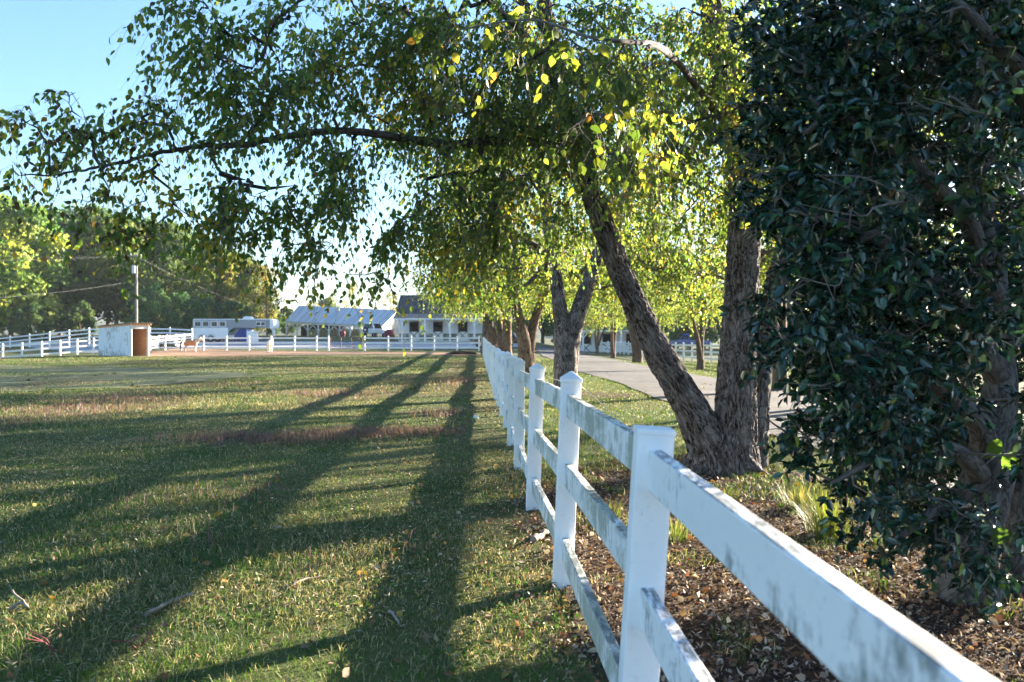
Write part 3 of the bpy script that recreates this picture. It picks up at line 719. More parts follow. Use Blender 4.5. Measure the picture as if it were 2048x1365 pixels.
# ------------------------------------------------------------------ other birches (local coordinates)
def birch_parts(seed, stems, crown, natt, per, leaves, lsize, weights, low, sides=20, tw=.7, clear=0.0, kind='simple', patch=None):
    """stems: list of (points, radii); crown: list of (centre, radii, share)"""
    rng = np.random.default_rng(seed); sk = Skeleton(seed); tr = MB()
    for k, (p, r) in enumerate(stems):
        sk.limb(p, r, None, 5); q = spline([tuple(v) + (x,) for v, x in zip(p, r)], 10)
        tr.tube([v[:3] for v in q], [v[3] for v in q], sides, True, bark_fn(seed + k * 2.1, .16, 5, .2))
    att = np.concatenate([ell(rng, c, r, max(3, int(natt * s)), .25) for c, r, s in crown]); att = clump(rng, att, 6, .4); att = att[(att[:, 2] > low) & ~((att[:, 1] < .3) & (att[:, 1] > -4) & (np.abs(att[:, 0]) < 1.3) & (att[:, 2] < clear))]
    sk.grow(att, seg=.5, up=.18, wig=.06, avoid=6)
    sk.branches(.008, .42, 5, .09, [0] * sk.n0, {0: tr})
    TV, TF, la = twigs_and_leaves(rng, sk.att, np.array((0, 0, crown[0][0][2])), per, tw, .6, leaves, lsize, kind, weights, patch=patch)
    return tr.mesh('trunk'), leaf_cloud('crown', *la)
def yellow_patches(p, col, rng):  # recolours noise patches of leaves yellow
    yb = vnoise(p[:, 0], p[:, 2] + p[:, 1] * .5, 1.3, 8); y = rng.random(len(p)) < np.clip((yb - .6) * .9, 0, .35)
    col[y] = np.array((.27, .25, .04)) * rng.uniform(.6, 1.2, (y.sum(), 1)); return col
W0 = (22, 32, 28, 12, 2.5, 1)
def crown_std(h, r, low, dx=0):
    return [((dx, 0, low + (h - low) * .45), (r, r, (h - low) * .5), .45), ((dx - r * .55, -.3, low + 1.0), (r * .55, r * .7, 1.1), .2), ((dx + r * .5, .4, low + 1.1), (r * .6, r * .7, 1.2), .2), ((dx, .2, low + (h - low) * .75), (r * .7, r * .7, (h - low) * .25), .15)]
V_ = Vector
variants = [
    birch_parts(21, [([V_((0, 0, -.2)), V_((.0, 0, .6)), V_((-.1, 0, 1.6)), V_((-.5, .1, 3.4)), V_((-.8, .1, 6)), V_((-.7, .2, 9.5))], [.40, .31, .24, .19, .12, .03]),
                     ([V_((.12, 0, -.2)), V_((.14, .1, .9)), V_((.45, .2, 2.2)), V_((1.0, .2, 4)), V_((1.2, .2, 8.5))], [.34, .26, .19, .15, .03])], crown_std(11.5, 4.2, 3.0), 640, 3, 9, .108, W0, 2.6, patch=yellow_patches),
    birch_parts(22, [([V_((0, 0, -.2)), V_((.05, 0, .8)), V_((.1, 0, 1.9)), V_((.5, .1, 4)), V_((.6, .1, 9))], [.24, .17, .14, .10, .03]),
                     ([V_((-.05, 0, .6)), V_((-.35, 0, 1.7)), V_((-.8, .2, 3.6)), V_((-1.2, .2, 8))], [.16, .12, .09, .03]), ([V_((.05, .1, .9)), V_((.7, .2, 2.1)), V_((1.6, .3, 3.4)), V_((2.2, .4, 5.5))], [.13, .1, .07, .02])], crown_std(11, 4.4, 3.0), 640, 3, 9, .108, (18, 28, 30, 18, 3, 1), 2.6, patch=yellow_patches),
    birch_parts(23, [([V_((0, 0, -.2)), V_((-.05, 0, .9)), V_((-.25, 0, 2.2)), V_((-.4, .1, 4.5)), V_((-.3, .1, 9))], [.24, .17, .14, .1, .03]),
                     ([V_((.1, 0, .3)), V_((.3, .1, 1.5)), V_((.5, .2, 3.4)), V_((.9, .2, 7.5))], [.17, .13, .1, .03])], crown_std(11, 4.2, 3.0), 620, 3, 9, .108, (14, 26, 32, 22, 5, 1), 2.6, patch=yellow_patches)]
def birch(v, loc, rz, s, label, group=None, bark='far_bark'):
    r = empty('birch_tree', loc, rz, label, 'tree', group); r.scale = (s, s, s)
    for nm, me, mat in zip(('trunk', 'crown'), variants[v], (bark, 'far_birch_leaf')):
        if not me.materials: link(nm, me, M[mat], r, smooth=nm != 'crown')
        else:
            o = bpy.data.objects.new(nm, me); COL.objects.link(o); o.parent = r
    return r
# the second birch of the fence row, with its fork
def second_birch():
    b = R(1131, 792); d = b.y; print('second', b); pl = lambda *a: [P(x, y, d + o) - b for x, y, o in a]
    st = [(pl((1131, 805, 0), (1131, 760, 0), (1130, 700, 0), (1123, 640, 0), (1112, 560, 0), (1100, 480, 0), (1085, 380, 0), (1060, 200, 0), (1050, -60, 0)), [.38, .34, .31, .22, .18, .16, .14, .10, .03]),
          (pl((1134, 760, .1), (1140, 690, .1), (1150, 645, .1), (1165, 600, .1), (1180, 555, .1), (1200, 490, .2), (1230, 380, .3), (1250, 150, .4)), [.28, .27, .25, .22, .19, .16, .12, .03])]
    cr = [((-.4, 0, 5.6), (3.6, 3.4, 3.0), .45), ((-2.0, -.3, 3.7), (1.9, 2.2, 1.2), .22), ((1.8, .5, 3.8), (1.8, 2.2, 1.1), .2), ((0, .2, 8.7), (3.2, 2.8, 2.4), .22), ((1.6, 3.0, 5.6), (2.4, 1.8, 2.0), .16)]
    r = empty('birch_tree', b, 0, 'forked river birch second along the white fence, left of the nearest birch', 'tree')
    for nm, me, mat in zip(('trunk', 'crown'), birch_parts(31, st, cr, 1050, 4, 7, .085, (22, 30, 28, 14, 4, 2), 2.9, 28, .55, 6.0, 'birch', yellow_patches), ('birch_bark', 'far_birch_leaf')): link(nm, me, M[mat], r, smooth=nm != 'crown')
second_birch()
GR = 'river birches in the row along the white fence'
for k, (px, d, v, rz, s, lab) in enumerate(((1051, 33, 0, .4, 1.0, 'birch with a thick dark trunk, third along the white fence'), (1012, 44.5, 0, 2.0, 1.05, 'fourth birch along the white fence, trunk just right of the fence tops'), (990, 56, 0, 3.3, 1.1, 'fifth birch along the white fence, low leaves near the dark parked car'), (972, 67, 0, 5.0, 1.1, 'last birch of the fence row, crown in front of the stable roof'))):
    p = gp(px, d); birch(v, p, rz, s, lab, GR, 'far_bark')
GA = 'river birches beyond the driveway'
for px, py, v, rz, s, lab in ((1401, 741, 1, .9, .95, 'birch with twin slender stems beyond the driveway, right of the leaning limb'), (1276, 726, 0, 2.2, .95, 'birch beyond the driveway showing behind the leaning limb'), (1226, 717, 2, 4.0, 1.0, 'birch with slanting reddish trunk in front of the right stable wing'), (1194, 709, 1, 5.1, .9, 'farthest reddish birch beyond the driveway by the stable wing window'), (1560, 782, 2, 1.4, 1.12, 'birch beyond the driveway half hidden by the holly')):
    birch(v, R(px, py), rz, s, lab, GA)

birch(2, (12.6, 23.6, gz(12.6, 23.6)), 2.6, 1.15, 'unseen birch beyond the driveway, placed behind the holly to shade the paddock', GA)  # added tree, hidden by the holly, sited and enlarged to shade the paddock
# ------------------------------------------------------------------ the holly
def holly():
    rng = np.random.default_rng(41); b = R(1945, 1200); b = Vector((b.x, b.y, gz(b.x, b.y))); D = b.y; print('holly', b)
    root = empty('holly_tree', b, 0, 'big dark glossy holly with grey twisted branches filling the right edge', 'tree')
    sk = Skeleton(4); st = [
        (T3((1940, 1235, D), (1945, 1120, D), (1962, 1010, D), (1985, 900, D), (2000, 760, D), (1992, 600, D - .1), (1965, 400, D - .1), (1930, 180, D - .2), (1900, -120, D - .2), (1880, -500, D - .2)), [.20, .165, .155, .13, .09, .075, .06, .05, .04, .02]),
        (T3((2030, 1240, D + .2), (2050, 1000, D + .2), (2085, 760, D + .3), (2070, 400, D + .3), (2060, 0, D + .3), (2050, -400, D + .3)), [.10, .085, .07, .06, .045, .02]),
        (T3((1985, 920, D), (1935, 830, D - .3), (1860, 760, D - .6), (1770, 715, D - .8), (1690, 680, D - .9), (1600, 640, D - .9)), [.085, .06, .05, .038, .028, .01]),
        (T3((2000, 760, D), (1945, 660, D - .3), (1870, 560, D - .6), (1790, 500, D - .8), (1700, 455, D - .9), (1600, 420, D - .9)), [.08, .06, .046, .036, .026, .01]),
        (T3((1990, 600, D - .1), (1930, 450, D - .4), (1850, 340, D - .7), (1740, 260, D - .9), (1620, 190, D - .9)), [.07, .05, .04, .028, .01]),
        (T3((1975, 960, D), (1900, 900, D - .4), (1810, 890, D - .6), (1730, 920, D - .7), (1660, 960, D - .7)), [.07, .045, .034, .022, .008]),
        (T3((1960, 1030, D), (1890, 1020, D - .3), (1820, 1060, D - .5), (1770, 1090, D - .5)), [.05, .032, .02, .008]),
        (T3((2070, 500, D + .2), (2090, 350, D - .3), (2060, 180, D - .9), (1980, 60, D - 1.2), (1880, -20, D - 1.3)), [.08, .06, .045, .03, .01]),
        (T3((2085, 760, D + .3), (2120, 600, D - .3), (2100, 450, D - .9), (2040, 380, D - 1.3)), [.07, .05, .03, .01])]
    tr = MB()
    for k, (p, r) in enumerate(st):
        sk.limb(p, r, None, 6); q = spline([tuple(v) + (x,) for v, x in zip(p, r)], 14)
        q = [np.concatenate([v[:3] + np.array(mnoise.noise_vector(Vector(v[:3]) * 3.0)) * .03, v[3:]]) for v in q]
        tr.tube([v[:3] for v in q], [v[3] for v in q], 20, True, bark_fn(k * 1.9, .07, 3))
    tr.build('trunk', M['holly_bark'], root, smooth=True)
    vols = [(1640, 120, -.7, (.42, .7, .5), 110), (1560, 330, -.5, (.22, .5, .42), 50), (1680, 400, -.8, (.4, .6, .5), 110), (1600, 60, -.4, (.3, .5, .3), 40), (1780, 200, -.8, (.5, .6, .6), 110), (1650, 600, -.7, (.36, .6, .36), 74), (1590, 680, -.7, (.24, .5, .2), 24), (1740, 780, -.7, (.40, .5, .36), 80), (1680, 870, -.7, (.28, .4, .2), 26),
            (1800, 620, -.6, (.4, .5, .4), 60), (1850, 430, -.3, (.5, .6, .5), 70), (1760, 980, -.5, (.36, .45, .2), 34), (1860, 1050, -.3, (.4, .4, .24), 34), (1900, 60, -.8, (.6, .6, .4), 110), (2010, 250, -1.1, (.4, .4, .5), 50), (2050, 560, -1.0, (.28, .3, .4), 26), (2070, 900, -.7, (.22, .4, .4), 24), (2030, 1110, -.5, (.3, .3, .22), 16), (1680, 170, .6, (.5, .6, .9), 90), (1750, 500, .8, (.5, .6, .7), 90), (1950, 300, .9, (.8, .6, 1.2), 150), (1950, 700, .8, (.6, .5, .6), 60), (2150, 500, .5, (.5, .8, 1.3), 120), (2090, 90, .8, (.6, .6, .7), 110), (2070, 450, .95, (.5, .6, .7), 110), (1920, 180, .9, (.6, .6, .6), 120), (1780, 330, .9, (.5, .5, .5), 80), (2030, 610, .95, (.4, .4, .4), 70), (1840, 890, .9, (.4, .35, .3), 60), (1930, 870, 1.2, (.4, .4, .35), 60), (1960, 620, -.75, (.25, .3, .3), 26), (2080, 350, .3, (.45, .6, 1.0), 120), (2090, 800, .2, (.35, .5, .6), 60), (1980, 480, -.5, (.3, .35, .4), 36), (1850, 720, -.5, (.35, .4, .35), 50), (1810, 850, -.5, (.3, .4, .2), 34), (1930, 1010, -.45, (.3, .3, .2), 26), (1700, 530, -.2, (.4, .5, .4), 60), (1850, 780, .7, (.5, .5, .5), 80), (1760, 900, .5, (.35, .4, .25), 40), (2030, 950, .7, (.5, .5, .5), 70), (1640, 330, .5, (.45, .6, .7), 90), (1800, 60, .5, (.8, .7, .7), 110), (2050, 150, .4, (.6, .8, .8), 110), (1700, 680, .3, (.4, .5, .45), 60), (1800, -250, -.3, (1.0, 1.0, .6), 90), (2050, -300, .2, (1.0, 1.2, .9), 90)]
    att = np.concatenate([clump(rng, ell(rng, P(px, py, D + dd), r, n), 5, .3) for px, py, dd, r, n in vols])
    keep = ~((att[:, 1] < D - .1) & (np.abs(att[:, 0] / att[:, 1] * F + CX - 1985) < 75) & (np.abs(CY - (att[:, 2] - CH) / att[:, 1] * F - 760) < 330) & (rng.random(len(att)) < .6)); att = att[keep]
    sk.grow(att, seg=.1, up=.05, wig=.09)
    mb = sk.branches(.0026, .40, 5, .03)
    # bare dead twigs poking out to the left
    for k in range(190):
        j = int(rng.integers(0, len(sk.p))); p = Vector(sk.p[j])
        if p.z > 3.4 or p.z < .5: continue
        L_ = rng.uniform(.15, .5); d = Vector((-1, -.5, rng.uniform(-.25, .4))).normalized(); q = p + d * L_ * .5 + Vector(rng.normal(0, .05, 3)); e = p + d * L_ + Vector(rng.normal(0, .08, 3))
        w = spline([tuple(p), tuple(p.lerp(q, .5) + Vector(rng.normal(0, .02, 3))), tuple(q), tuple(e)], 4); mb.tube(w, [.007 * (1 - .8 * i / 12) for i in range(13)], 5, False); mb.tube([q, q + Vector(rng.normal(0, .04, 3)) + d * .07, q + Vector(rng.normal(0, .08, 3)) + d * .12], [.004, .003, .001], 4, False)
    mb.build('branches', M['holly_twig'], root, smooth=True)
    pal = np.array([(.010, .034, .024), (.016, .052, .030), (.024, .072, .034), (.05, .13, .035), (.16, .22, .03), (.05, .035, .02)])
    TV, TF, la = twigs_and_leaves(rng, sk.att, np.array(P(2000, 400, D + .3)), 3, .16, .15, 6, .067, 'holly', (34, 36, 20, 5, .5, 1.0), pal=pal, hang=.05, flat=1.5)
    o = link('crown', leaf_cloud('crown', *la), M['holly_leaf'], root); o.data.transform(Matrix.Translation(-b))
    o = link('twigs', np_mesh('twigs', TV, [TF]), M['holly_bark'], root); o.data.transform(Matrix.Translation(-b))
    # broad vine leaves on the trunk
    vp = np.array([P(*q) for q in ((2000, 880, D - .35), (2030, 905, D - .4), (2010, 1055, D - .5), (1975, 860, D - .2), (1935, 365, D - .4), (1990, 350, D - .4), (1925, 410, D - .6))])
    n = len(vp); o = link('vine_leaves', leaf_cloud('vine_leaves', vp, np.tile((-.5, -.2, -.6), (n, 1)) + rng.normal(0, .2, (n, 3)), np.tile((0., -1, .4), (n, 1)) + rng.normal(0, .3, (n, 3)), rng.uniform(.10, .15, n), np.tile((.06, .12, .02), (n, 1)) * rng.uniform(.5, 1.3, (n, 1)), 'big', 1.0), M['birch_leaf'], root); o.data.transform(Matrix.Translation(-b))
holly()
# ------------------------------------------------------------------ stables
def quad(mb, a, b, c, d): mb.add([a, b, c, d], [(0, 1, 2, 3)], [(0, 0), ((Vector(b) - Vector(a)).length, 0), ((Vector(b) - Vector(a)).length, (Vector(d) - Vector(a)).length), (0, (Vector(d) - Vector(a)).length)]); return mb
def slab(mb, a, b, c, d, th):
    """sloping slab: four corners, thickness th downwards; uv in metres on its top"""
    a, b, c, d = map(Vector, (a, b, c, d)); n = Vector((0, 0, -th)); w = (b - a).length; l = (d - a).length
    t = [(0, 0), (w, 0), (w, l), (0, l)]
    return mb.add([a, b, c, d, a + n, b + n, c + n, d + n], [(0, 1, 2, 3), (7, 6, 5, 4), (0, 4, 5, 1), (1, 5, 6, 2), (2, 6, 7, 3), (3, 7, 4, 0)], t + t)
def stall(r, x, y, z0, half=.0, w=1.0):
    """opening of a stall at wall plane y: dark upper window and white door with an X brace"""
    f = MB()
    for s in (-1, 1): f.box((x + s * (w / 2 + .05), y - .04, z0 + 1.55), (.10, .10, 1.4))
    f.box((x, y - .04, z0 + 2.2), (w + .2, .10, .1)); f.box((x, y - .045, z0 + 1.02), (w + .2, .12, .07))
    fr = f.build('stall_window', M['brown_trim'], r)
    MB().box((x, y - .02, z0 + 1.6), (w, .04, 1.1)).build('pane', M['stall_shade'], fr)  # matte black panel stands in for the shaded stall interior
    dr = MB().box((x, y - .05, z0 + .5), (w, .06, .96)).build('stall_door', M['white_paint'], r)
    b = MB(); b.beam((x - w / 2 + .05, y - .10, z0 + .06), (x + w / 2 - .05, y - .10, z0 + .94), .03, .09); b.beam((x - w / 2 + .05, y - .125, z0 + .94), (x + w / 2 - .05, y - .125, z0 + .06), .03, .09)
    b.build('cross_brace', M['black_paint'], dr)
def porch_post(r, x, y, z0, h):
    m = MB().box((x, y, z0 + h / 2), (.2, .2, h))
    m.box((x, y, z0 + h - .1), (.34, .26, .2))
    for s in (-1, 1): m.beam((x + s * .1, y, z0 + h - .75), (x + s * .6, y, z0 + h - .12), .09, .09)
    m.build('porch_post', M['white_paint'], r, .0)
def stable(name, label, x0, x1, d, z0, doors, posts, wh=2.75, depth=9.0, ridge=5.9, roofs=('dark_shingle', 'brown_shingle'), stonework=True):
    r = empty('stable', (x0, d, z0), 0, label, 'stable')
    w = MB(); w.box(((x0 + x1) / 2, d + depth / 2, z0 + wh / 2 - .3), (x1 - x0, depth, wh + .6))
    for s, x in ((-1, x0 + .01), (1, x1 - .01)):
        w.add([(x, d + .05, z0 + wh), (x, d + depth - .05, z0 + wh), (x, d + depth / 2, z0 + ridge - .15)], [(0, 1, 2)])
    w.build('wall', M['white_board'], r)
    e = .35; m = MB(); my = d + depth / 2
    slab(m, (x0 - e, d - .1, z0 + wh + .55), (x1 + e, d - .1, z0 + wh + .55), (x1 + e, my, z0 + ridge), (x0 - e, my, z0 + ridge), .12)
    slab(m, (x1 + e, d + depth + .4, z0 + wh + .1), (x0 - e, d + depth + .4, z0 + wh + .1), (x0 - e, my, z0 + ridge - .004), (x1 + e, my, z0 + ridge - .004), .12)
    m.build('roof', M[roofs[0]], r)
    m = MB(); slab(m, (x0 - e, d - 2.6, z0 + wh - .02), (x1 + e, d - 2.6, z0 + wh - .02), (x1 + e, d - .11, z0 + wh + .52), (x0 - e, d - .11, z0 + wh + .52), .09); m.build('porch_roof', M[roofs[1]], r)
    MB().box(((x0 + x1) / 2, d - 2.56, z0 + wh - .2), (x1 - x0 + 2 * e - .02, .08, .2)).build('eave_beam', M['white_paint'], r)
    for x in posts: porch_post(r, x, d - 2.3, z0 - .35, wh + .1)
    for x in doors: stall(r, x, d, z0)
    if stonework:
        xs = sorted([x0 + .1] + [q for x in doors for q in (x - .66, x + .66)] + [x1 - .1])
        for a, b in zip(xs[::2], xs[1::2]):
            if b - a > .4: MB().box(((a + b) / 2, d - .05, z0 + .33), (b - a, .14, .85)).build('stone_base', M['field_stone'], r)
    return r
q = lambda px, d: (px - CX) / F * d
D1 = 108; Z1 = CH - (679.5 - CY) / F * D1
stable('stable', 'long white stable with three dark stall windows, grey main roof and brown porch roof', q(797, D1), q(986, D1), D1, Z1, [q(p, D1) for p in (828.5, 876, 925.5)], [q(p, D1 - 2.3) for p in (804, 850, 900, 949)])
D2 = 103; Z2 = gz(q(1215, D2), D2)
stable('stable', 'right stable wing half hidden behind the birches beyond the driveway, white with dark stall windows', q(1158, D2), q(1300, D2), D2, Z2, [q(p, D2) for p in (1172, 1215, 1262)], [q(p, D2 - 2.3) for p in (1166, 1242, 1292)], roofs=('dark_shingle', 'dark_shingle'), stonework=False)

# brown board lean-to between the stable and the tree trunks
r = empty('lean_to', (q(990, 109), 109, Z1), 0, 'brown board lean-to at the right end of the white stable', 'shed')
MB().box((q(1003, 109), 109.5, Z1 + .9), (1.9, 3, 2.8)).build('wall', M['brown_trim'], r)
m = MB(); slab(m, (q(985, 109), 107.7, Z1 + 2.3), (q(1021, 109), 107.7, Z1 + 2.3), (q(1021, 109), 111.3, Z1 + 2.9), (q(985, 109), 111.3, Z1 + 2.9), .1); m.build('roof', M['dark_shingle'], r)

# open pole barn with a metal roof
def pole_barn():
    A = P(570, 643, 138); B = P(766, 652, 138); Rl = P(598, 611.5, 143.5); Rr = P(796, 621, 143.5); back = Vector((0, 11, 0))
    g0 = CH - (673 - CY) / F * 138
    r = empty('pole_barn', (A.x, A.y, g0), 0, 'open pole barn with streaked metal roof, braced white posts and low white boarding', 'barn')
    m = MB(); slab(m, A, B, Rr, Rl, .08); m.build('roof', M['metal_roof'], r)
    m = MB(); slab(m, B + back, A + back, Rl + Vector((0, .01, -.004)), Rr + Vector((0, .01, -.004)), .08); m.build('roof', M['metal_roof'], r)
    n = 10
    bm_ = MB(); bm_.beam(A + Vector((.2, .2, -.22)), B + Vector((-.2, .2, -.22)), .15, .28); bm_.build('eave_beam', M['white_paint'], r)
    for yb in (0, 1):
        for i in range(n):
            t = i / (n - 1); p = A.lerp(B, .012 + t * .976) + Vector((0, .2 + yb * 10.4, -.25)); m = MB()
            m.box((p.x, p.y, (p.z + g0 - .6) / 2), (.22, .22, p.z - g0 + .6))
            if not yb:
                for s in (-1, 1):
                    if 0 <= i + s < n: m.beam(p + Vector((s * .1, .0, -1.0)), p + Vector((s * .95, .0, -.1)), .1, .12)
            m.build('post', M['white_paint'], r)
    a, b = A.lerp(B, .1), A.lerp(B, .72)
    m = MB(); m.box(((a.x + b.x) / 2, 147.6, g0 + .5), (b.x - a.x, .1, 1.6)); m.build('boarding', M['white_board'], r)
    m = MB(); m.box(((a.x + b.x) / 2 - 2.6, 148.4, g0 + 1.0), (b.x - a.x - 2.0, .1, 2.0)); m.build('back_wall', M['brown_trim'], r)
    e = B + Vector((-.25, .3, -.1)); f = B + back + Vector((-.25, -.3, -.1)); k = Rr + Vector((-.25, 0, -.15))
    m = MB(); m.add([e, f, k], [(0, 1, 2)]); m.add([e, f, f + Vector((0, 0, -.55)), e + Vector((0, 0, -.55))], [(0, 1, 2, 3)])
    m.build('gable', M['white_paint'], r)
    for t in (0, .33, .66, 1): 
        p = e.lerp(f, t); MB().box((p.x, p.y, (p.z - .55 + g0 - .6) / 2), (.24, .24, p.z - .55 - g0 + .6)).build('post', M['white_paint'], r)
    # things in front of the boarding
    w = gp(685, 132); o = MB(); o.box((0, 0, .45), (.8, .6, .9)); o.box((0, 0, .93), (.88, .68, .06)); o = link('feed_bin', o.mesh('feed_bin'), M['dull_red'], None, .02); o.location = (q(685, 134), 134, CH - (675 - CY) / F * 134); tag(o, 'small dark red bin standing before the white boarding of the pole barn', 'bin')
pole_barn()
# red round-topped drum by the off-roader
o = MB().lathe([(.05, 1.28), (.35, 1.24), (.62, 1.05), (.72, .8), (.74, .5), (.74, 0), (.5, -.05)], (0, 0, 0), 'z', 24); o = link('feed_drum', o.mesh('feed_drum'), M['dull_red'], smooth=True); o.location = (q(779, 118), 118, CH - (677 - CY) / F * 118)
tag(o, 'dull red round-topped drum right of the white off-road car', 'drum')

# ------------------------------------------------------------------ wooden run-in shelter
def shelter():
    d0 = 61.5
    FL = P(259, 713, d0); FR = P(298, 710, d0 + 1.0); BL = P(197, 711, d0 + 2.3)
    z = min(gz(FL.x, FL.y), gz(FR.x, FR.y)) + .02; zf = P(259, 651, d0).z; zb = P(197, 657, d0 + 2.3).z
    FL.z = FR.z = BL.z = z; BR = FR + (BL - FL); u = Vector((0, 0, 1)); r = empty('shelter', FL, 0, 'small wooden run-in shelter with peeling white side and open orange plywood front', 'shelter')
    th = .05
    def wall(a, b, za, zb_, mat, nm):
        m = MB(); d = (b - a).normalized(); n = Vector((-d.y, d.x, 0)) * th
        vs = [a, b, b + u * (zb_ - z), a + u * (za - z)]; vs = vs + [v + n for v in vs]
        m.add(vs, [(0, 1, 2, 3), (7, 6, 5, 4), (0, 4, 5, 1), (1, 5, 6, 2), (2, 6, 7, 3), (3, 7, 4, 0)]); return m.build(nm, M[mat], r)
    wall(BL, FL, zb, zf, 'peeling_paint', 'side_wall')
    wall(FR, BR, zf, zb, 'peeling_paint', 'side_wall')
    wall(BR, BL, zb, zb, 'peeling_paint', 'back_wall')
    # plywood lining inside
    i = .07; fd = (FR - FL).normalized(); bd = (BL - FL).normalized()
    m = MB(); a = FR - fd * (i + th); b = BR - fd * (i + th)
    m.add([a, b, b + u * (zb - z - .1), a + u * (zf - z - .1)], [(0, 1, 2, 3)])
    a2, b2 = BL + fd * i - bd * .12, BR - fd * i - bd * .12; m.add([a2, b2, b2 + u * (zb - z - .1), a2 + u * (zb - z - .1)], [(0, 1, 2, 3)])
    m.build('plywood_lining', M['plywood'], r)
    m = MB()
    for k in (.45, .9): m.beam(FR - fd * .16 + u * (1.05 * k + .1), BR - fd * .16 + u * (1.05 * k + .1), .04, .09)
    m.build('rail', M['plywood'], r)
    m = MB(); of = Vector((fd.y, -fd.x, 0)) * .03
    for p, s in ((FL, 1), (FR, -1)):
        m.beam(p + fd * s * .08 + of, p + fd * s * .08 + of + u * (zf - z), .16, .06)
    m.beam(FL + of * 1.6 + u * (zf - z - .12), FR + of * 1.6 + u * (zf - z - .12), .05, .26); m.build('front_frame', M['white_paint'], r)
    m = MB()
    for k in range(8):
        t = k / 7; a = FL.lerp(FR, t) + u * (zf - z + .07) - bd * .25; b = BL.lerp(BR, t) + u * (zb - z + .07); m.beam(a, b, .05, .13)
    m.build('rafters', M['plywood'], r)
    m = MB(); o = -bd * .3; slab(m, FL - fd * .12 + o + u * (zf - z + .19), FR + fd * .12 + o + u * (zf - z + .19), BR + fd * .12 + bd * .1 + u * (zb - z + .19), BL - fd * .12 + bd * .1 + u * (zb - z + .19), .035); m.build('roof', M['stick_bark'], r)
shelter()

# ------------------------------------------------------------------ gooseneck horse trailer
def trailer():
    d = 103; s = d / F; x = lambda p: (p - CX) * s; Z = lambda p: CH - (p - CY) * s; W = 2.3; y0 = d; y1 = d + W
    g0 = Z(684); r = empty('horse_trailer', (x(450), d + W / 2, g0), 0, 'long gooseneck horse trailer, grey over white, with four side windows and a white nose', 'trailer')
    def bx(a, b, t, l, ya, yb): return MB().box(((x(a) + x(b)) / 2, (ya + yb) / 2, (Z(t) + Z(l)) / 2), (x(b) - x(a), yb - ya, Z(t) - Z(l)))
    bx(387, 456, 656, 678, y0, y1).build('lower_body', M['white_paint'], r, .04)
    m = bx(387, 541, 639.5, 656.2, y0 + .01, y1 - .01); m.add([(x(455), y0 + .02, Z(656)), (x(468), y0 + .02, Z(656)), (x(456), y0 + .02, Z(671)), (x(455), y1 - .02, Z(656)), (x(468), y1 - .02, Z(656)), (x(456), y1 - .02, Z(671))], [(0, 1, 2), (5, 4, 3), (0, 3, 4, 1), (1, 4, 5, 2), (2, 5, 3, 0)]); m.build('upper_body', M['trailer_grey'], r, .03)
    bx(386.5, 542, 638.2, 640, y0 - .03, y1 + .03).build('roof', M['white_paint'], r, .03)
    m = MB(); prof = [(x(539.5), Z(638.3)), (x(545), Z(638.6)), (x(547.5), Z(640.5)), (x(548), Z(645)), (x(548), Z(653)), (x(546), Z(658)), (x(539.5), Z(658))]; m.prism(prof, y0 - .02, y1 + .02); m.build('nose_cap', M['white_paint'], r, .05)
    m = MB(); m.box((x(386.8), d + W / 2, Z(659)), (.06, W + .06, 2.35)); m.build('rear_frame', M['white_paint'], r)
    for p in (395.5, 411.5, 428.5, 445):
        f = MB(); 
        for a, b, t, l in ((p - 7.2, p + 7.2, 642, 643.1), (p - 7.2, p + 7.2, 653.7, 655), (p - 7.2, p - 6, 643.1, 653.7), (p + 6, p + 7.2, 643.1, 653.7)): f.box(((x(a) + x(b)) / 2, y0 - .015, (Z(t) + Z(l)) / 2), (x(b) - x(a), .05, Z(t) - Z(l)))
        f = f.build('window', M['white_paint'], r)
        m = MB()
        for a, b in ((p - 4.4, p - .5), (p + .5, p + 4.4)): m.box(((x(a) + x(b)) / 2, y0 - .012, (Z(645.5) + Z(652)) / 2), (x(b) - x(a), .04, Z(645.5) - Z(652)))
        m.build('pane', M['dark_window'], f)
    f = MB(); f.box((x(521.5), y0 - .012, Z(648)), (x(20) - x(0) - .1, .05, Z(0) - Z(8))); f = f.build('window', M['white_paint'], r)
    m = MB()
    for p in (517, 526): m.box((x(p), y0 - .03, Z(648)), (.46, .04, .36))
    m.build('pane', M['dark_window'], f)
    m = MB(); m.prism([(x(481), Z(638.2)), (x(482.5), Z(634.5)), (x(487), Z(632.8)), (x(498), Z(633.2)), (x(501), Z(638.2))], d + .7, d + 1.6); m.build('air_conditioner', M['white_paint'], r, .05)
    for p in (404, 422):
        m = MB(); m.prism([(x(404) - .58 + .42 * 0, 0)] and [(x(p) + .62 * math.cos(a), g0 + .42 + .55 * math.sin(a)) for a in np.linspace(0, math.pi, 13)], y0 - .10, y0 + .2); m.build('wheel_arch', M['galvanised'], r)
    for p in (404, 422):
        for yy in (y0 - .13, y1 + .02):
            t = MB().lathe([(.24, 0), (.36, .0), (.40, .04), (.40, .2), (.36, .24), (.24, .24)], (x(p), yy, g0 + .40), 'y', 28).build('wheel', M['rubber'], r)
            MB().lathe([(.05, -.01), (.22, .0), (.25, .03), (.25, .2), (.05, .2)], (x(p), yy - .012, g0 + .40), 'y', 20).build('rim', M['rim_metal'], t)
    m = MB(); m.box((x(462), d + W / 2, Z(679)), (x(470) - x(455), 1.6, .18)); m.build('chassis', M['black_paint'], r)
    m = MB(); m.beam((x(542), d + .5, Z(656)), (x(545), d + .5, Z(672.5)), .14, .14); m.box((x(545), d + .5, Z(673)), (.35, .35, .06)); m.beam((x(538), d + .5, Z(657)), (x(544.4), d + .5, Z(662)), .08, .08); m.box((x(545.2), d + .5, Z(663)), (.3, .3, .5)); m.build('gooseneck_leg', M['white_paint'], r)
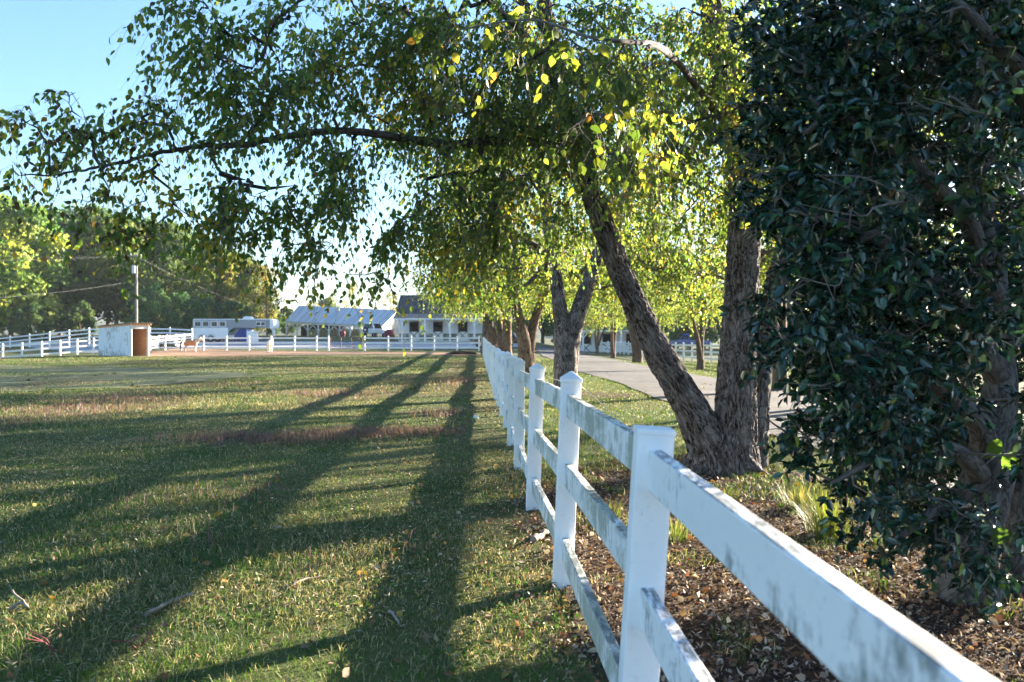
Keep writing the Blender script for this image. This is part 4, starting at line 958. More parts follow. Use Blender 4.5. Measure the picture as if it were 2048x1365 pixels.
trailer()
def container():
    d = 108; s = d / F; x = lambda p: (p - CX) * s; Z = lambda p: CH - (p - CY) * s
    r = empty('container', (x(477), d, Z(683)), 0, 'blue steel container standing behind the trailer under its raised nose', 'container')
    MB().box((x(477), d + .9, Z(670.5)), (x(493) - x(461), 1.8, Z(658.5) - Z(682.5))).build('body', M['blue_paint'], r, .04)
    m = MB()
    for p in (463, 469, 475, 481, 487, 492): m.box((x(p), d - .03, Z(671)), (.12, .08, 1.35))
    m.build('rib', M['blue_paint'], r); MB().box((x(477), d - .035, Z(659.4)), (x(493.6) - x(460.6), .12, .12)).build('rim', M['blue_paint'], r)
    MB().box((x(463.5), d - .06, Z(663)), (.16, .03, .22)).build('notice', M['white_paint'], r)
    d = 100; s = d / F
    r = empty('water_tank', (q(502, d), d, CH - (690 - CY) / F * d), 0, 'tall white boxy tank beside the blue container', 'tank')
    z0 = CH - (689 - CY) / F * d
    MB().box((q(501.5, d), d + .4, z0 + .8), (.98, .85, 1.5)).build('body', M['white_paint'], r, .07)
    m = MB()
    for k in range(4): m.box((q(501.5, d), d - .04, z0 + .2 + k * .38), (1.02, .05, .05))
    m.build('band', M['galvanised'], r); MB().lathe([(.12, 0), (.12, .1), (.02, .12)], (q(501.5, d), d + .4, z0 + 1.54), 'z', 14).build('lid', M['white_paint'], r)
    # sloping white cover behind
    r = empty('trailer_cover', (q(511, 104), 104, z0), 0, 'white sloping cover leaning right of the boxy tank below the trailer nose', 'cover')
    m = MB(); m.prism([(q(503, 104), z0 + 1.75), (q(509, 104), z0 + 1.75), (q(515, 104), z0 + .8), (q(514, 104), z0 + .1), (q(503, 104), z0 + .1)], 103.6, 104.6); m.build('panel', M['white_paint'], r, .05)
    MB().box((q(509, 104), 104.1, z0 + .04), (1.2, .8, .1)).build('foot', M['galvanised'], r)
container()

# ------------------------------------------------------------------ vehicles
def car(label, loc, rz, L, H, Wd, paint, kind='pickup', spare=False):
    r = empty({'pickup': 'pickup_truck', 'jeep': 'off_road_car', 'suv': 'parked_car'}[kind], loc, rz, label, 'car' if kind != 'pickup' else 'pickup truck')
    h = H; c = .30 * h    # ground clearance
    hood = .60 * h
    if kind == 'pickup':
        low = [(-L / 2, c), (-L / 2, .58 * h), (L * .02, .58 * h), (L * .02, hood), (L * .27, hood), (L * .46, .55 * h), (L / 2, .50 * h), (L / 2, c)]
        cab = [(-L * .02, .56 * h), (0, .97 * h), (L * .03, h), (L * .15, h), (L * .26, hood - .02)]
        win = [(L * .015, .63 * h), (L * .035, .94 * h), (L * .15, .94 * h), (L * .225, .63 * h)]
    elif kind == 'jeep':
        low = [(-L / 2, c), (-L / 2, .56 * h), (L * .22, .56 * h), (L * .46, .54 * h), (L / 2, .5 * h), (L / 2, c)]
        cab = [(-L * .49, .55 * h), (-L * .47, .97 * h), (-L * .44, h), (L * .12, h), (L * .22, .55 * h)]
        win = [(-L * .40, .62 * h), (-L * .40, .93 * h), (L * .10, .93 * h), (L * .17, .62 * h)]
    else:
        low = [(-L / 2, c), (-L / 2, .56 * h), (-L * .47, .6 * h), (L * .2, .6 * h), (L * .42, .54 * h), (L / 2, .46 * h), (L / 2, c)]
        cab = [(-L * .47, .59 * h), (-L * .40, .96 * h), (-L * .36, h), (L * .04, h), (L * .21, .59 * h)]
        win = [(-L * .40, .64 * h), (-L * .36, .93 * h), (L * .03, .93 * h), (L * .15, .64 * h)]
    b = MB().prism(low, -Wd / 2, Wd / 2); b.prism(cab, -Wd / 2 + .03, Wd / 2 - .03, lambda x, z: max(0, (z - .56 * h)) * .28)
    b.build('body', paint, r, .06, world=False)
    for s in (-1, 1):
        ins = lambda z: s * (Wd / 2 - .03 - max(0, z - .56 * h) * .28 + .006)
        m = MB(); m.add([(x, ins(z), z) for x, z in win], [(0, 1, 2, 3)]); m.build('side_window', M['dark_window'], r, world=False)
        m = MB(); m.box((L / 2 - .02, s * Wd * .36, .47 * h), (.06, .28, .14)); m.build('headlight', M['lamp_clear'], r, .02, False)
        m = MB(); m.box((-L / 2 + .01, s * Wd * .42, .5 * h), (.05, .16, .3)); m.build('taillight', M['lamp_red'], r, .01, False)
        for xx in (-L * .31, L * .31):
            t = MB().lathe([(.2, 0), (.33, 0), (.37, .04), (.37, .19), (.33, .23), (.2, .23)], (xx, s * (Wd / 2 - .10) - .115, .37), 'y', 26).build('wheel', M['rubber'], r, world=False)
            MB().lathe([(.04, -.01), (.2, 0), (.22, .04), (.22, .19), (.2, .24), (.04, .25)], (xx, s * (Wd / 2 - .10) - .12, .37), 'y', 18).build('rim', M['rim_metal'], t, world=False)
    # screens: on the sloping ends of the cabin
    def pane(a, b, nm):
        (xa, za), (xb, zb) = a, b; o = Vector((zb - za, 0, xa - xb)).normalized() * .012
        if nm == 'rear_window': o = -o
        ya = Wd / 2 - .03 - max(0, za - .56 * h) * .28 - .1; yb = Wd / 2 - .03 - max(0, zb - .56 * h) * .28 - .1
        m = MB(); m.add([Vector((xa, -ya, za)) + o, Vector((xa, ya, za)) + o, Vector((xb, yb, zb)) + o, Vector((xb, -yb, zb)) + o], [(0, 1, 2, 3)]); m.build(nm, M['dark_window'], r, world=False)
    lerp = lambda p, q_, t: (p[0] + (q_[0] - p[0]) * t, p[1] + (q_[1] - p[1]) * t)
    pane(lerp(cab[-1], cab[-2], .08), lerp(cab[-1], cab[-2], .9), 'windscreen'); pane(lerp(cab[0], cab[1], .15), lerp(cab[0], cab[1], .9), 'rear_window')
    for xx, nm in ((L / 2, 'front_bumper'), (-L / 2, 'rear_bumper')): MB().box((xx, 0, c + .06), (.16, Wd * .96, .24)).build(nm, M['black_paint'], r, .03, False)
    if spare:
        t = MB().lathe([(.2, 0), (.34, 0), (.38, .04), (.38, .18), (.2, .2)], (-L / 2 - .22, Wd * .18, .50 * h), 'x', 26).build('spare_wheel', M['rubber'], r, world=False)
        MB().lathe([(.03, -.02), (.22, 0), (.22, .1), (.03, .1)], (-L / 2 - .215, Wd * .18, .50 * h), 'x', 20).build('rim', M['rim_metal'], t, world=False)
    return r
car('white boxy off-road car seen from behind with a spare wheel on its tail', (q(749, 119), 119, CH - (676.5 - CY) / F * 119), math.radians(72), 3.9, 2.15, 1.8, M['white_paint'], 'jeep', True)
car('black parked car, its nose showing between the fence end and the trunks', (q(988, 84), 84, gz(q(990, 84), 84) + .1), math.radians(186), 4.6, 1.62, 1.85, M['black_paint'], 'suv')
car('blue pickup truck parked beyond the white fence on the right', (q(1378, 108), 108, gz(q(1378, 108), 108) + .35), math.radians(176), 5.4, 1.85, 1.95, M['car_blue'], 'pickup')
def gate():
    a, b = gp(661, 78), gp(725, 78); r = empty('tube_gate', a, 0, 'rusty brown tube gate between two white posts of the far fence', 'gate')
    for x0 in (a, b): MB().cyl(x0 + Vector((0, 0, .12)), x0 + Vector((0, 0, 1.22)), .028, n=8).build('upright', M['rust_tube'], r)
    for t in (.33, .66): p = a.lerp(b, t); MB().cyl(p + Vector((0, 0, .15)), p + Vector((0, 0, 1.2)), .03, n=8).build('upright', M['rust_tube'], r)
    for z in (.17, .38, .6, .85, 1.2): MB().cyl(a + Vector((0, 0, z)), b + Vector((0, 0, z)), .024, n=8).build('bar', M['rust_tube'], r)
gate()

# ------------------------------------------------------------------ utility pole and lines
def pole():
    d = 98; b = gp(273, d); top = P(273, 508, d)
    r = empty('utility_pole', b, 0, 'tall wooden utility pole with a white transformer behind the shelter', 'utility pole')
    MB().tube([b + Vector((0, 0, -.5)), Vector((top.x, d, top.z))], [.16, .11], 14).build('pole', M['pole_wood'], r)
    t = P(268.5, 540, d); MB().lathe([(.05, .52), (.2, .48), (.24, .42), (.24, -.4), (.15, -.45)], (t.x, d - .1, t.z), 'z', 20).build('transformer', M['galvanised'], r, smooth=False)
    m = MB(); m.beam(P(262, 513, d) + Vector((0, -.15, 0)), P(284, 513, d) + Vector((0, -.15, 0)), .09, .12); m.build('crossarm', M['pole_wood'], r)
    m = MB()
    for p in (263, 283): m.lathe([(.04, 0), (.07, .05), (.04, .1), (.06, .16), (.02, .2)], tuple(P(p, 511.5, d) + Vector((0, -.15, 0))), 'z', 10)
    m.build('insulator', M['white_paint'], r)
    def cable(a, b, sag, label):
        pts = [a.lerp(b, t / 20) + Vector((0, 0, -sag * 4 * (t / 20) * (1 - t / 20))) for t in range(21)]
        o = MB().tube(pts, .011, 6); o = link('overhead_cable', o.mesh('overhead_cable'), M['cable_grey']); tag(o, label, 'cable')
    cable(P(264, 511, d), P(-420, 500, 70), .7, 'upper overhead cable running left from the pole top to the frame edge')
    cable(P(282, 511, d), P(-420, 482, 72), .7, 'topmost overhead cable running left, beginning at the far end of the crossarm')
    cable(P(270, 562, d), P(-420, 600, 66), .9, 'low overhead cable sagging left from below the transformer')
    cable(P(276, 515, d), P(640, 640, 150), 1.5, 'overhead cable running right from the pole down towards the pole barn')
pole()

# ------------------------------------------------------------------ ponies
def skin_body(name, verts, edges, radii, root, mat, parent):
    me = bpy.data.meshes.new(name); me.from_pydata(verts, edges, []); me.update()
    o = link(name, me, mat, parent); o.modifiers.new('skin', 'SKIN'); sub = o.modifiers.new('sub', 'SUBSURF'); sub.levels = sub.render_levels = 2
    for i, s in enumerate(me.skin_vertices[0].data): s.radius = radii[i] if hasattr(radii[i], '__len__') else (radii[i], radii[i]); s.use_root = i == root
    o.modifiers['skin'].use_smooth_shade = True; return o
def pony(label, loc, rz, mat, mane, tailm, headup=0.0, graze=False):
    r = empty('pony', loc, rz, label, 'pony')
    V = [(-.40, 0, .86), (-.56, 0, .88), (-.12, 0, .80), (.15, 0, .79), (.40, 0, .84), (.56, 0, .98), (.70, 0, 1.10 + headup * .5), (.82, 0, 1.20 + headup), (.95, 0, 1.13 + headup), (1.08, 0, 1.03 + headup), (1.13, 0, .99 + headup)]
    Rd = [.235, .17, .25, .25, .225, .17, .135, .115, .095, .068, .055]
    E = [(1, 0), (0, 2), (2, 3), (3, 4), (4, 5), (5, 6), (6, 7), (7, 8), (8, 9), (9, 10)]
    for s, dx in ((1, .0), (-1, .07)):
        n = len(V); V += [(-.44, s * .13, .66), (-.36 + dx, s * .13, .54), (-.52 + dx, s * .12, .36), (-.49 + dx, s * .12, .16), (-.46 + dx, s * .12, .05)]; Rd += [.14, .10, .055, .042, .045]; E += [(0, n), (n, n + 1), (n + 1, n + 2), (n + 2, n + 3), (n + 3, n + 4)]
        n = len(V); V += [(.41, s * .12, .64), (.42 - dx, s * .12, .37), (.42 - dx, s * .12, .16), (.44 - dx, s * .12, .05)]; Rd += [.11, .055, .042, .045]; E += [(4, n), (n, n + 1), (n + 1, n + 2), (n + 2, n + 3)]
    skin_body('body', V, E, Rd, 0, M[mat], r)
    h = headup
    m = MB(); m.tube([(.86, .0, 1.30 + h), (.78, .0, 1.32 + h), (.68, 0, 1.25 + h * .8), (.56, 0, 1.15 + h * .4), (.42, 0, 1.06)], [.03, .06, .065, .055, .02], 10)
    m.tube([(.80, -.09, 1.24 + h), (.66, -.13, 1.10 + h * .6), (.52, -.16, .98 + h * .2)], [.03, .05, .02], 8); m.build('mane', M[mane], r, smooth=True, world=False)
    m = MB(); m.tube([(-.66, 0, .97), (-.76, 0, .86), (-.80, 0, .62), (-.78, 0, .36), (-.76, 0, .22)], [.04, .07, .085, .07, .015], 10); m.build('tail', M[tailm], r, smooth=True, world=False)
    for s in (-1, 1):
        MB().tube([(.80, s * .06, 1.28 + h), (.80, s * .08, 1.36 + h), (.81, s * .085, 1.42 + h)], [.035, .03, .006], 8).build('ear', M[mat], r, smooth=True, world=False)
        MB().lathe([(.002, -.018), (.016, -.008), (.016, .008), (.002, .018)], (.93, s * .085, 1.17 + h), 'y', 10).build('eye', M['eye_dark'], r, world=False)
    m = MB()
    for i in (15, 24): pass
    for v in V:
        if abs(v[2] - .05) < 1e-6: m.tube([(v[0], v[1], .06), (v[0] + .015, v[1], 0)], [.048, .06], 12)
    m.build('hoof', M['hoof'], r, world=False); return r
b = R(381, 705); print('pony', b); pony('stocky chestnut pony with cream mane and pale legs by the far fence', b, math.radians(18), 'pony_chestnut', 'mane_cream', 'tail_dark', -.06)
b = R(540, 706); pony('cream white pony standing end-on to the camera on the bare dirt', b, math.radians(98), 'pony_white', 'mane_cream', 'mane_cream', .0)

# dark debris pile and mound of soil
def heap(name, label, c, rx, ry, h, mat, seed, n=900, cat='pile'):
    bm = bmesh.new(); bmesh.ops.create_icosphere(bm, subdivisions=4, radius=1.0)
    for v in bm.verts:
        k = 1 + .45 * mnoise.noise(v.co * 1.7 + Vector((seed, 0, 0))) + .25 * mnoise.noise(v.co * 5 + Vector((seed, 3, 0))) + .12 * mnoise.noise(v.co * 13)
        v.co = Vector((v.co.x * rx * k, v.co.y * ry * k, max(-.1, v.co.z * h * k)))
    me = bpy.data.meshes.new(name); bm.to_mesh(me); bm.free(); o = link(name, me, M[mat]); o.location = c; return tag(o, label, cat)
c = R(332, 698); heap('debris_pile', 'dark heap of debris beside the close-railed fence, left of the chestnut pony', c, 1.0, .6, .7, 'debris_dark', 1.0)
c = R(925, 709); heap('soil_mound', 'low dark mound of soil at the corner where the two white fences meet', c, 1.1, .9, .26, 'mulch_soil', 5.0, cat='mound')

# ------------------------------------------------------------------ woodland
def wood_variant(seed, blobs, per, size, cols, shape=1.0, trunk_r=.018, low=.12, sparse=False):
    rng = np.random.default_rng(seed); tr = MB(); C_ = []; h = 1.0
    for i in range(blobs):
        t = (i + .5) / blobs; z = low + (1 - low) * t; w = .30 * shape * math.sin(math.pi * min(1, (t * .86 + .14))) ** .7 + .03
        a = i * 2.4 + rng.uniform(-.5, .5); rr = w * rng.uniform(.35, 1.0); C_.append((rr * math.cos(a), rr * math.sin(a), min(.93, z + rng.uniform(-.03, .03)), rng.uniform(.075, .135) * (.6 if sparse else 1)))
    C_ = np.array(C_); n = blobs * per; i = np.repeat(np.arange(blobs), per); d = unit(rng.normal(0, 1, (n, 3)) + np.array([0, 0, .25]))
    rad = C_[i, 3] * rng.uniform(.45, 1.12, n) ** .6; p = C_[i, :3] + d * rad[:, None] * np.array([1.15, 1.15, .85])
    ax = unit(rng.normal(0, 1, (n, 3)) + np.array([0, 0, -.3])); nr = d + rng.normal(0, .5, (n, 3)); ls = size * rng.uniform(.5, 1.4, n)
    bc = rng.integers(0, len(cols), blobs); mixc = np.array(cols)[np.where(rng.random(n) < .7, bc[i], rng.integers(0, len(cols), n))] * rng.uniform(.65, 1.3, (n, 1))
    tr.tube([(0, 0, -.05), (.004, 0, .2), (-.008, .006, .5), (.006, 0, .93)], [trunk_r, trunk_r * .8, trunk_r * .55, trunk_r * .12], 9)
    for c in C_[::2]: tr.tube([(0, 0, max(.08, c[2] - .16)), (c[0] * .5, c[1] * .5, c[2] - .06), tuple(c[:3])], [trunk_r * .4, trunk_r * .26, trunk_r * .08], 5, False)
    return tr.mesh('trunk'), leaf_cloud('crown', p, ax, nr, ls, np.clip(mixc, 0, 1), 'simple', 1.15)
G_dark = [(.055, .115, .050), (.075, .14, .055), (.042, .092, .046)]
G_mid = [(.10, .17, .055), (.14, .20, .06), (.075, .135, .05)]
G_yel = [(.20, .24, .055), (.27, .27, .06), (.14, .20, .05)]
G_aut = [(.27, .23, .07), (.18, .18, .06), (.32, .27, .08)]
WV = [wood_variant(51, 34, 330, .030, G_dark + G_mid[:1], 1.05), wood_variant(52, 34, 330, .030, G_mid, 1.0), wood_variant(53, 32, 330, .030, G_yel + G_mid[:1], 1.0), wood_variant(54, 26, 260, .026, G_mid + G_aut[1:2], .75, low=.3), wood_variant(55, 18, 110, .022, G_aut + G_mid[1:2], .7, .014, .34, True), wood_variant(56, 22, 320, .045, G_dark + G_mid, 1.7, .02, .1)]
KIND = ['dense dark green tree', 'mid green bushy tree', 'yellow-green tree', 'tall narrow tree with a long bare trunk', 'sparse thin tree with autumn leaves', 'low spreading bushy tree']
GW = 'trees of the wood behind the paddock'
def wood(v, px, d, ytop, label, wide=1.0, rz=None, group=GW, zoff=0.0):
    b = gp(px, d); b.z += zoff; h = P(px, ytop, d).z - b.z
    r = empty('woodland_tree', b, rz if rz is not None else (px * 7.3 + d) % 6.28, label, 'tree', group); r.scale = (h * wide, h * wide, h)
    for nm, me, mat in zip(('trunk', 'crown'), WV[v], ('far_bark', 'wood_leaf')):
        if not me.materials: me.materials.append(M[mat])
        o = bpy.data.objects.new(nm, me); COL.objects.link(o); o.parent = r
    return r
for v, px, d, yt, w, lab in (
    (2, 22, 112, 400, 1.0, 'big yellow-green tree at the left frame edge behind the outer fence'), (1, -60, 118, 395, 1.1, 'bushy green tree cut by the left frame edge'),
    (0, 92, 132, 418, 1.0, 'dense dark tree just right of the yellow-green one at the left edge'), (1, 175, 138, 420, 1.0, 'tall green tree left of the utility pole'),
    (3, 232, 122, 432, 1.1, 'tree with a long bare grey trunk just left of the utility pole'), (3, 182, 120, 470, 1.0, 'slim tree with bare trunk behind the left end of the shelter roof'),
    (0, 268, 140, 440, 1.0, 'dark tree directly behind the utility pole top'), (1, 330, 132, 452, 1.1, 'broad green tree right of the utility pole'),
    (0, 385, 142, 470, 1.0, 'dark tree above the rear end of the horse trailer'), (2, 432, 128, 492, 1.0, 'yellowish tree above the trailer side windows'),
    (1, 478, 132, 512, 1.0, 'green tree above the trailer roof air conditioner'), (2, 508, 126, 530, .9, 'small yellow-green tree above the trailer nose'),
    (4, 534, 116, 528, 1.0, 'sparse autumn tree standing alone right of the trailer nose'), (5, 355, 112, 588, 1.0, 'low bushy tree just left of the trailer rear'),
    (5, 302, 108, 575, .8, 'low bush right of the shelter roof'), (5, 60, 104, 610, .9, 'low bush behind the outer fence near the left edge'), (5, 160, 108, 606, .9, 'low bush behind the outer fence left of the shelter'),
    (5, 415, 114, 596, .9, 'low bush behind the trailer windows'), (5, 470, 116, 604, .9, 'low bush behind the trailer air conditioner'), (5, 575, 165, 616, .9, 'dark bush at the left end of the pole barn'), (5, 545, 150, 622, 1.0, 'dark bush right of the trailer gooseneck leg')):
    wood(v, px, d, yt, lab, w)
for k, (px, yt) in enumerate(((-90, 420), (45, 432), (120, 448), (215, 452), (300, 470), (355, 490), (410, 505), (455, 528))):
    wood((0, 1, 0, 3, 0, 1, 0, 2)[k], px, 158, yt, 'tree in the dark back rank of the wood, mostly hidden by nearer crowns', 1.1)
for v, px, d, yt, w, lab in ((4, 706, 215, 566, .8, 'sparse lone tree rising behind the pole barn roof'), (2, 656, 260, 597, .9, 'small rounded tree behind the middle of the pole barn roof'), (4, 625, 240, 601, 1.0, 'small autumn tree behind the left part of the pole barn roof'), (4, 782, 240, 585, .9, 'small tree behind the gap between pole barn and stable')):
    wood(v, px, d, yt, lab, w, group=None)
GR2 = 'trees beyond the right paddock'
for v, px, d, yt, w, lab in ((1, 1085, 150, 480, 1.1, 'tree behind the stable roofs seen through birch leaves'), (0, 1180, 155, 470, 1.1, 'dark tree behind the right stable wing'), (2, 1265, 150, 480, 1.1, 'yellow-green tree behind the right stable wing'), (0, 1345, 140, 500, 1.1, 'dark tree right behind the blue pickup'), (0, 1420, 138, 520, 1.1, 'dark tree right of the blue pickup'), (1, 1500, 140, 500, 1.1, 'green tree behind the right trunk of the nearest birch'), (0, 1600, 138, 480, 1.1, 'dark tree behind the left edge of the holly'), (1, 1720, 135, 470, 1.1, 'green tree behind the holly branches'), (0, 1860, 130, 460, 1.1, 'dark tree behind the middle of the holly'), (5, 1380, 122, 610, 1.0, 'low bush behind the blue pickup'), (5, 1470, 120, 615, 1.0, 'low bush between pickup and near birch'), (5, 1120, 108, 655, .8, 'low shrub at the end of the driveway by the stable wing')):
    wood(v, px, d, yt, lab, w, group=GR2)
# ------------------------------------------------------------------ turf blades
def scatter_polar(rng, n, d0, d1, a0, a1, pw):
    """ground points: density falls with distance, wedge of tangents a0..a1"""
    u = rng.random(n); k = 2 - pw; y = (d0 ** k + u * (d1 ** k - d0 ** k)) ** (1 / k); x = y * rng.uniform(a0, a1, n); return x, y
def blades(name, x, y, h, w, col, lean, rng, kind='stuff'):
    n = len(x); z = g(x, y) - .005; a = rng.uniform(0, 6.283, n); ca, sa = np.cos(a), np.sin(a); b = rng.uniform(0, 6.283, n); lx, ly = np.cos(b) * lean, np.sin(b) * lean
    V = np.zeros((n, 5, 3)); wx, wy = ca * w / 2, sa * w / 2
    V[:, 0] = np.stack([x - wx, y - wy, z], 1); V[:, 1] = np.stack([x + wx, y + wy, z], 1)
    mx, my, mz = x + lx * h * .35, y + ly * h * .35, z + h * .58
    V[:, 2] = np.stack([mx + wx * .75, my + wy * .75, mz], 1); V[:, 3] = np.stack([mx - wx * .75, my - wy * .75, mz], 1)
    V[:, 4] = np.stack([x + lx * h, y + ly * h, z + h * np.clip(1 - lean * .35, .3, 1)], 1)
    i = np.arange(n)[:, None] * 5
    me = np_mesh(name, V.reshape(-1, 3), [i + np.array([[2, 4, 3]])[:, :] * 1, i + np.array([[0, 1, 2, 3]])], np.repeat(col, 5, 0))
    return tag(link(name, me, M['grass_blade']), kind=kind)
def turf_color(x, y, rng, lush=0.0):
    n = len(x); a = vnoise(x, y, 1.6, 1) * .6 + vnoise(x, y, .5, 2) * .4; b = vnoise(x, y * .55, 3.5, 5); r = rng.random(n)
    green = np.array((.065, .125, .030)); lushc = np.array((.085, .16, .025)); dry = np.array((.40, .335, .20)); dk = np.array((.04, .066, .022)); pur = np.array((.16, .11, .095)); olive = np.array((.135, .165, .055))
    c = np.where((a > .5)[:, None], olive, green); c = np.where(((b > .62) & (r < .7))[:, None], lushc, c); c = np.where((r > .83 - .20 * (a > .6) + lush * .12)[:, None], dry, c); c = np.where((r < .12)[:, None], dk, c)
    pp = vnoise(x, y * .5, 2.2, 9); far = np.clip((y - 8) / 6, 0, 1)
    c = np.where(((pp > .62) & (rng.random(n) < .55 * far * (1 - lush)))[:, None], pur, c)
    if lush: c = c * (1 - lush * .5) + lushc * lush * .5
    return np.clip(c * rng.uniform(.7, 1.35, (n, 1)), 0, 1)
rng = np.random.default_rng(77)
FXY = np.array([a for a, _ in FX]); FXX = np.array([b for _, b in FX])
def left_of_fence(x, y): return x < np.interp(y, FXY, FXX) + .05
# paddock grass
x, y = scatter_polar(rng, 330000, 2.9, 62, -.68, .17, 1.45); m = left_of_fence(x, y)
x = np.concatenate([x, rng.uniform(-7, .6, 46000), rng.uniform(-60, -10, 20000)]); y = np.concatenate([y, rng.uniform(-.5, 6, 46000), rng.uniform(8, 55, 20000)]); keep = left_of_fence(x, y) & ((np.arange(len(x)) < 330000) | (x < -.66 * y) | (y < 2.95))
keep[:len(x) - 66000] = m; x, y = x[keep], y[keep]; m = np.ones(len(x), bool)
fr = np.interp(y, FXY, FXX) - x; bare = vnoise(x, y, .8, 21) * .6 + vnoise(x, y, .25, 22) * .4 + .25 * np.exp(-fr / .5)
m &= (bare < .78) | (rng.random(len(x)) < .45); x, y = x[m], y[m]; n = len(x)
tall = vnoise(x, y * .6, 2.0, 31); h = (.024 + .045 * tall ** 2) * rng.uniform(.5, 1.5, n) * (1 + np.maximum(y, 0) * .012); w = .0042 * (np.maximum(y, 2.5) / 4) ** .62 * rng.uniform(.7, 1.3, n)
blades('paddock_grass', x, y, h, w, turf_color(x, y, rng), rng.uniform(.2, 1.5, n), rng)
# verge between the trees and the driveway, and beyond it
x, y = scatter_polar(rng, 120000, 6, 60, -.03, .46, 1.3); ex = np.interp(y, FXY, FXX)
dlx = np.interp(y, [p[1] for p in sorted(dl, key=lambda q: q[1])], [p[0] for p in sorted(dl, key=lambda q: q[1])]); drx = np.interp(y, [p[1] for p in sorted(dr, key=lambda q: q[1])], [p[0] for p in sorted(dr, key=lambda q: q[1])])
from mathutils.geometry import intersect_point_tri_2d
def inpoly(x, y, poly):
    c = np.zeros(len(x), bool); j = len(poly) - 1
    for i in range(len(poly)):
        xi, yi = poly[i][:2]; xj, yj = poly[j][:2]
        t = ((yi > y) != (yj > y)) & (x < (xj - xi) * (y - yi) / (yj - yi + 1e-12) + xi); c ^= t; j = i
    return c
jit = (vnoise(x, y, .3, 12) - .5) * .25
mm = (x > ex - .02) & ((x < dlx + jit * .4) | (x > drx + jit * .4)) & ~inpoly(x + jit, y + jit, MULCH)
x, y = x[mm], y[mm]; n = len(x); h = .05 * rng.uniform(.5, 1.4, n) * (1 + y * .01); w = .0045 * (y / 4) ** .62 * rng.uniform(.7, 1.3, n)
blades('verge_grass', x, y, h, w, turf_color(x, y, rng, .7), rng.uniform(.2, 1.2, n), rng)
# scattered grass growing through the mulch
x, y = rng.uniform(.3, 5.0, 30000), rng.uniform(3.2, 11.5, 30000); mm = inpoly(x, y, MULCH) & (vnoise(x, y, .55, 61) + .12 * np.clip((x - 1.2) * .5, -1, 1) + .24 * np.clip((y - 7.4) / 2.2, -1, 1) > .60); x, y = x[mm], y[mm]; n = len(x)
blades('mulch_grass', x, y, .085 * rng.uniform(.4, 1.5, n), .005 * (y / 4) ** .62 * rng.uniform(.7, 1.3, n), turf_color(x, y, rng, .5), rng.uniform(.2, 1.2, n), rng)
# weeds: small broad-leaved rosettes (clover) in the near turf
x, y = scatter_polar(rng, 26000, 2.9, 16, -.66, .17, 1.3); m = left_of_fence(x, y) & (vnoise(x, y, .7, 41) > .42); x, y = x[m], y[m]; n = len(x)
pos = np.stack([x, y, g(x, y) + rng.uniform(.005, .035, n)], 1); ax = rng.normal(0, 1, (n, 3)); ax[:, 2] = rng.uniform(0, .6, n)
c = np.array((.06, .12, .025)) * rng.uniform(.6, 1.6, (n, 1)); yl = rng.random(n) < .15; c[yl] = np.array((.22, .20, .06)) * rng.uniform(.7, 1.2, (yl.sum(), 1))
tag(link('clover', leaf_cloud('clover', pos, ax, np.tile((0., 0, 1), (n, 1)) + rng.normal(0, .35, (n, 3)), rng.uniform(.014, .036, n), c, 'simple', 1.3), M['grass_blade']), kind='stuff')
# purple seed heads in drifts
xs, ys = [], []
for px, py, sx, sy, k in ((560, 882, 1.1, .35, 900), (700, 870, .9, .3, 800), (830, 868, .8, .3, 700), (450, 880, 1.0, .3, 500), (250, 800, 1.6, .6, 600), (120, 820, 1.5, .6, 500), (650, 790, 1.5, .6, 500), (920, 765, .7, 1.2, 350), (880, 830, .5, .4, 260), (420, 1000, .8, .3, 160), (420, 1090, .6, .2, 60), (700, 1120, .8, .3, 50)):
    p = R(px, py); xs.append(rng.normal(p.x, sx * .6, k)); ys.append(rng.normal(p.y, sy * 1.2, k))
x, y = np.concatenate(xs), np.concatenate(ys); m = left_of_fence(x + .1, y); x, y = x[m], y[m]; n = len(x)
c = np.array((.17, .095, .11)) * rng.uniform(.6, 1.5, (n, 1)); st = rng.random(n) < .3; c[st] = np.array((.22, .17, .10))
blades('purple_seed_heads', x, y, rng.uniform(.08, .20, n), .006 * (y / 6) ** .6 * rng.uniform(.7, 1.4, n), np.clip(c, 0, 1), rng.uniform(.1, .9, n), rng)
# dead grass and leaf crumbs lying flat in the turf
# fallen leaves
def litter(name, x, y, size, pal, kind='birch', up=.6, tilt=.5, lift=.012, width=1.1):
    n = len(x); pos = np.stack([x, y, g(x, y) + lift + rng.uniform(0, .02, n)], 1); ax = rng.normal(0, 1, (n, 3)); ax[:, 2] *= tilt; nr = np.tile((0., 0, 1), (n, 1)) + rng.normal(0, up, (n, 3))
    c = np.array(pal)[rng.integers(0, len(pal), n)] * rng.uniform(.7, 1.3, (n, 1))
    return tag(link(name, leaf_cloud(name, pos, ax, nr, size * rng.uniform(.6, 1.3, n), np.clip(c, 0, 1), kind, width), M['litter']), kind='stuff')
x, y = scatter_polar(rng, 2600, 3.0, 26, -.62, .17, 1.1); fr = np.interp(y, FXY, FXX) - x; m = (fr > -.1) & (rng.random(len(x)) < .25 + .75 * np.exp(-fr / 1.2)); x, y = x[m], y[m]
litter('fallen_leaves', x, y, .052, [(.27, .12, .055), (.32, .20, .07), (.28, .20, .13), (.40, .33, .24), (.20, .11, .065), (.36, .27, .07)])
x, y = scatter_polar(rng, 17000, 2.9, 20, -.66, .17, 1.4); m = left_of_fence(x, y) & (vnoise(x, y, .9, 71) * .6 + vnoise(x, y, .3, 72) * .4 > .45); x, y = x[m], y[m]
litter('dead_grass', x, y, .036, [(.42, .34, .23), (.34, .26, .16), (.24, .17, .11), (.5, .43, .32)], 'simple', .7, .5, .02, .35)
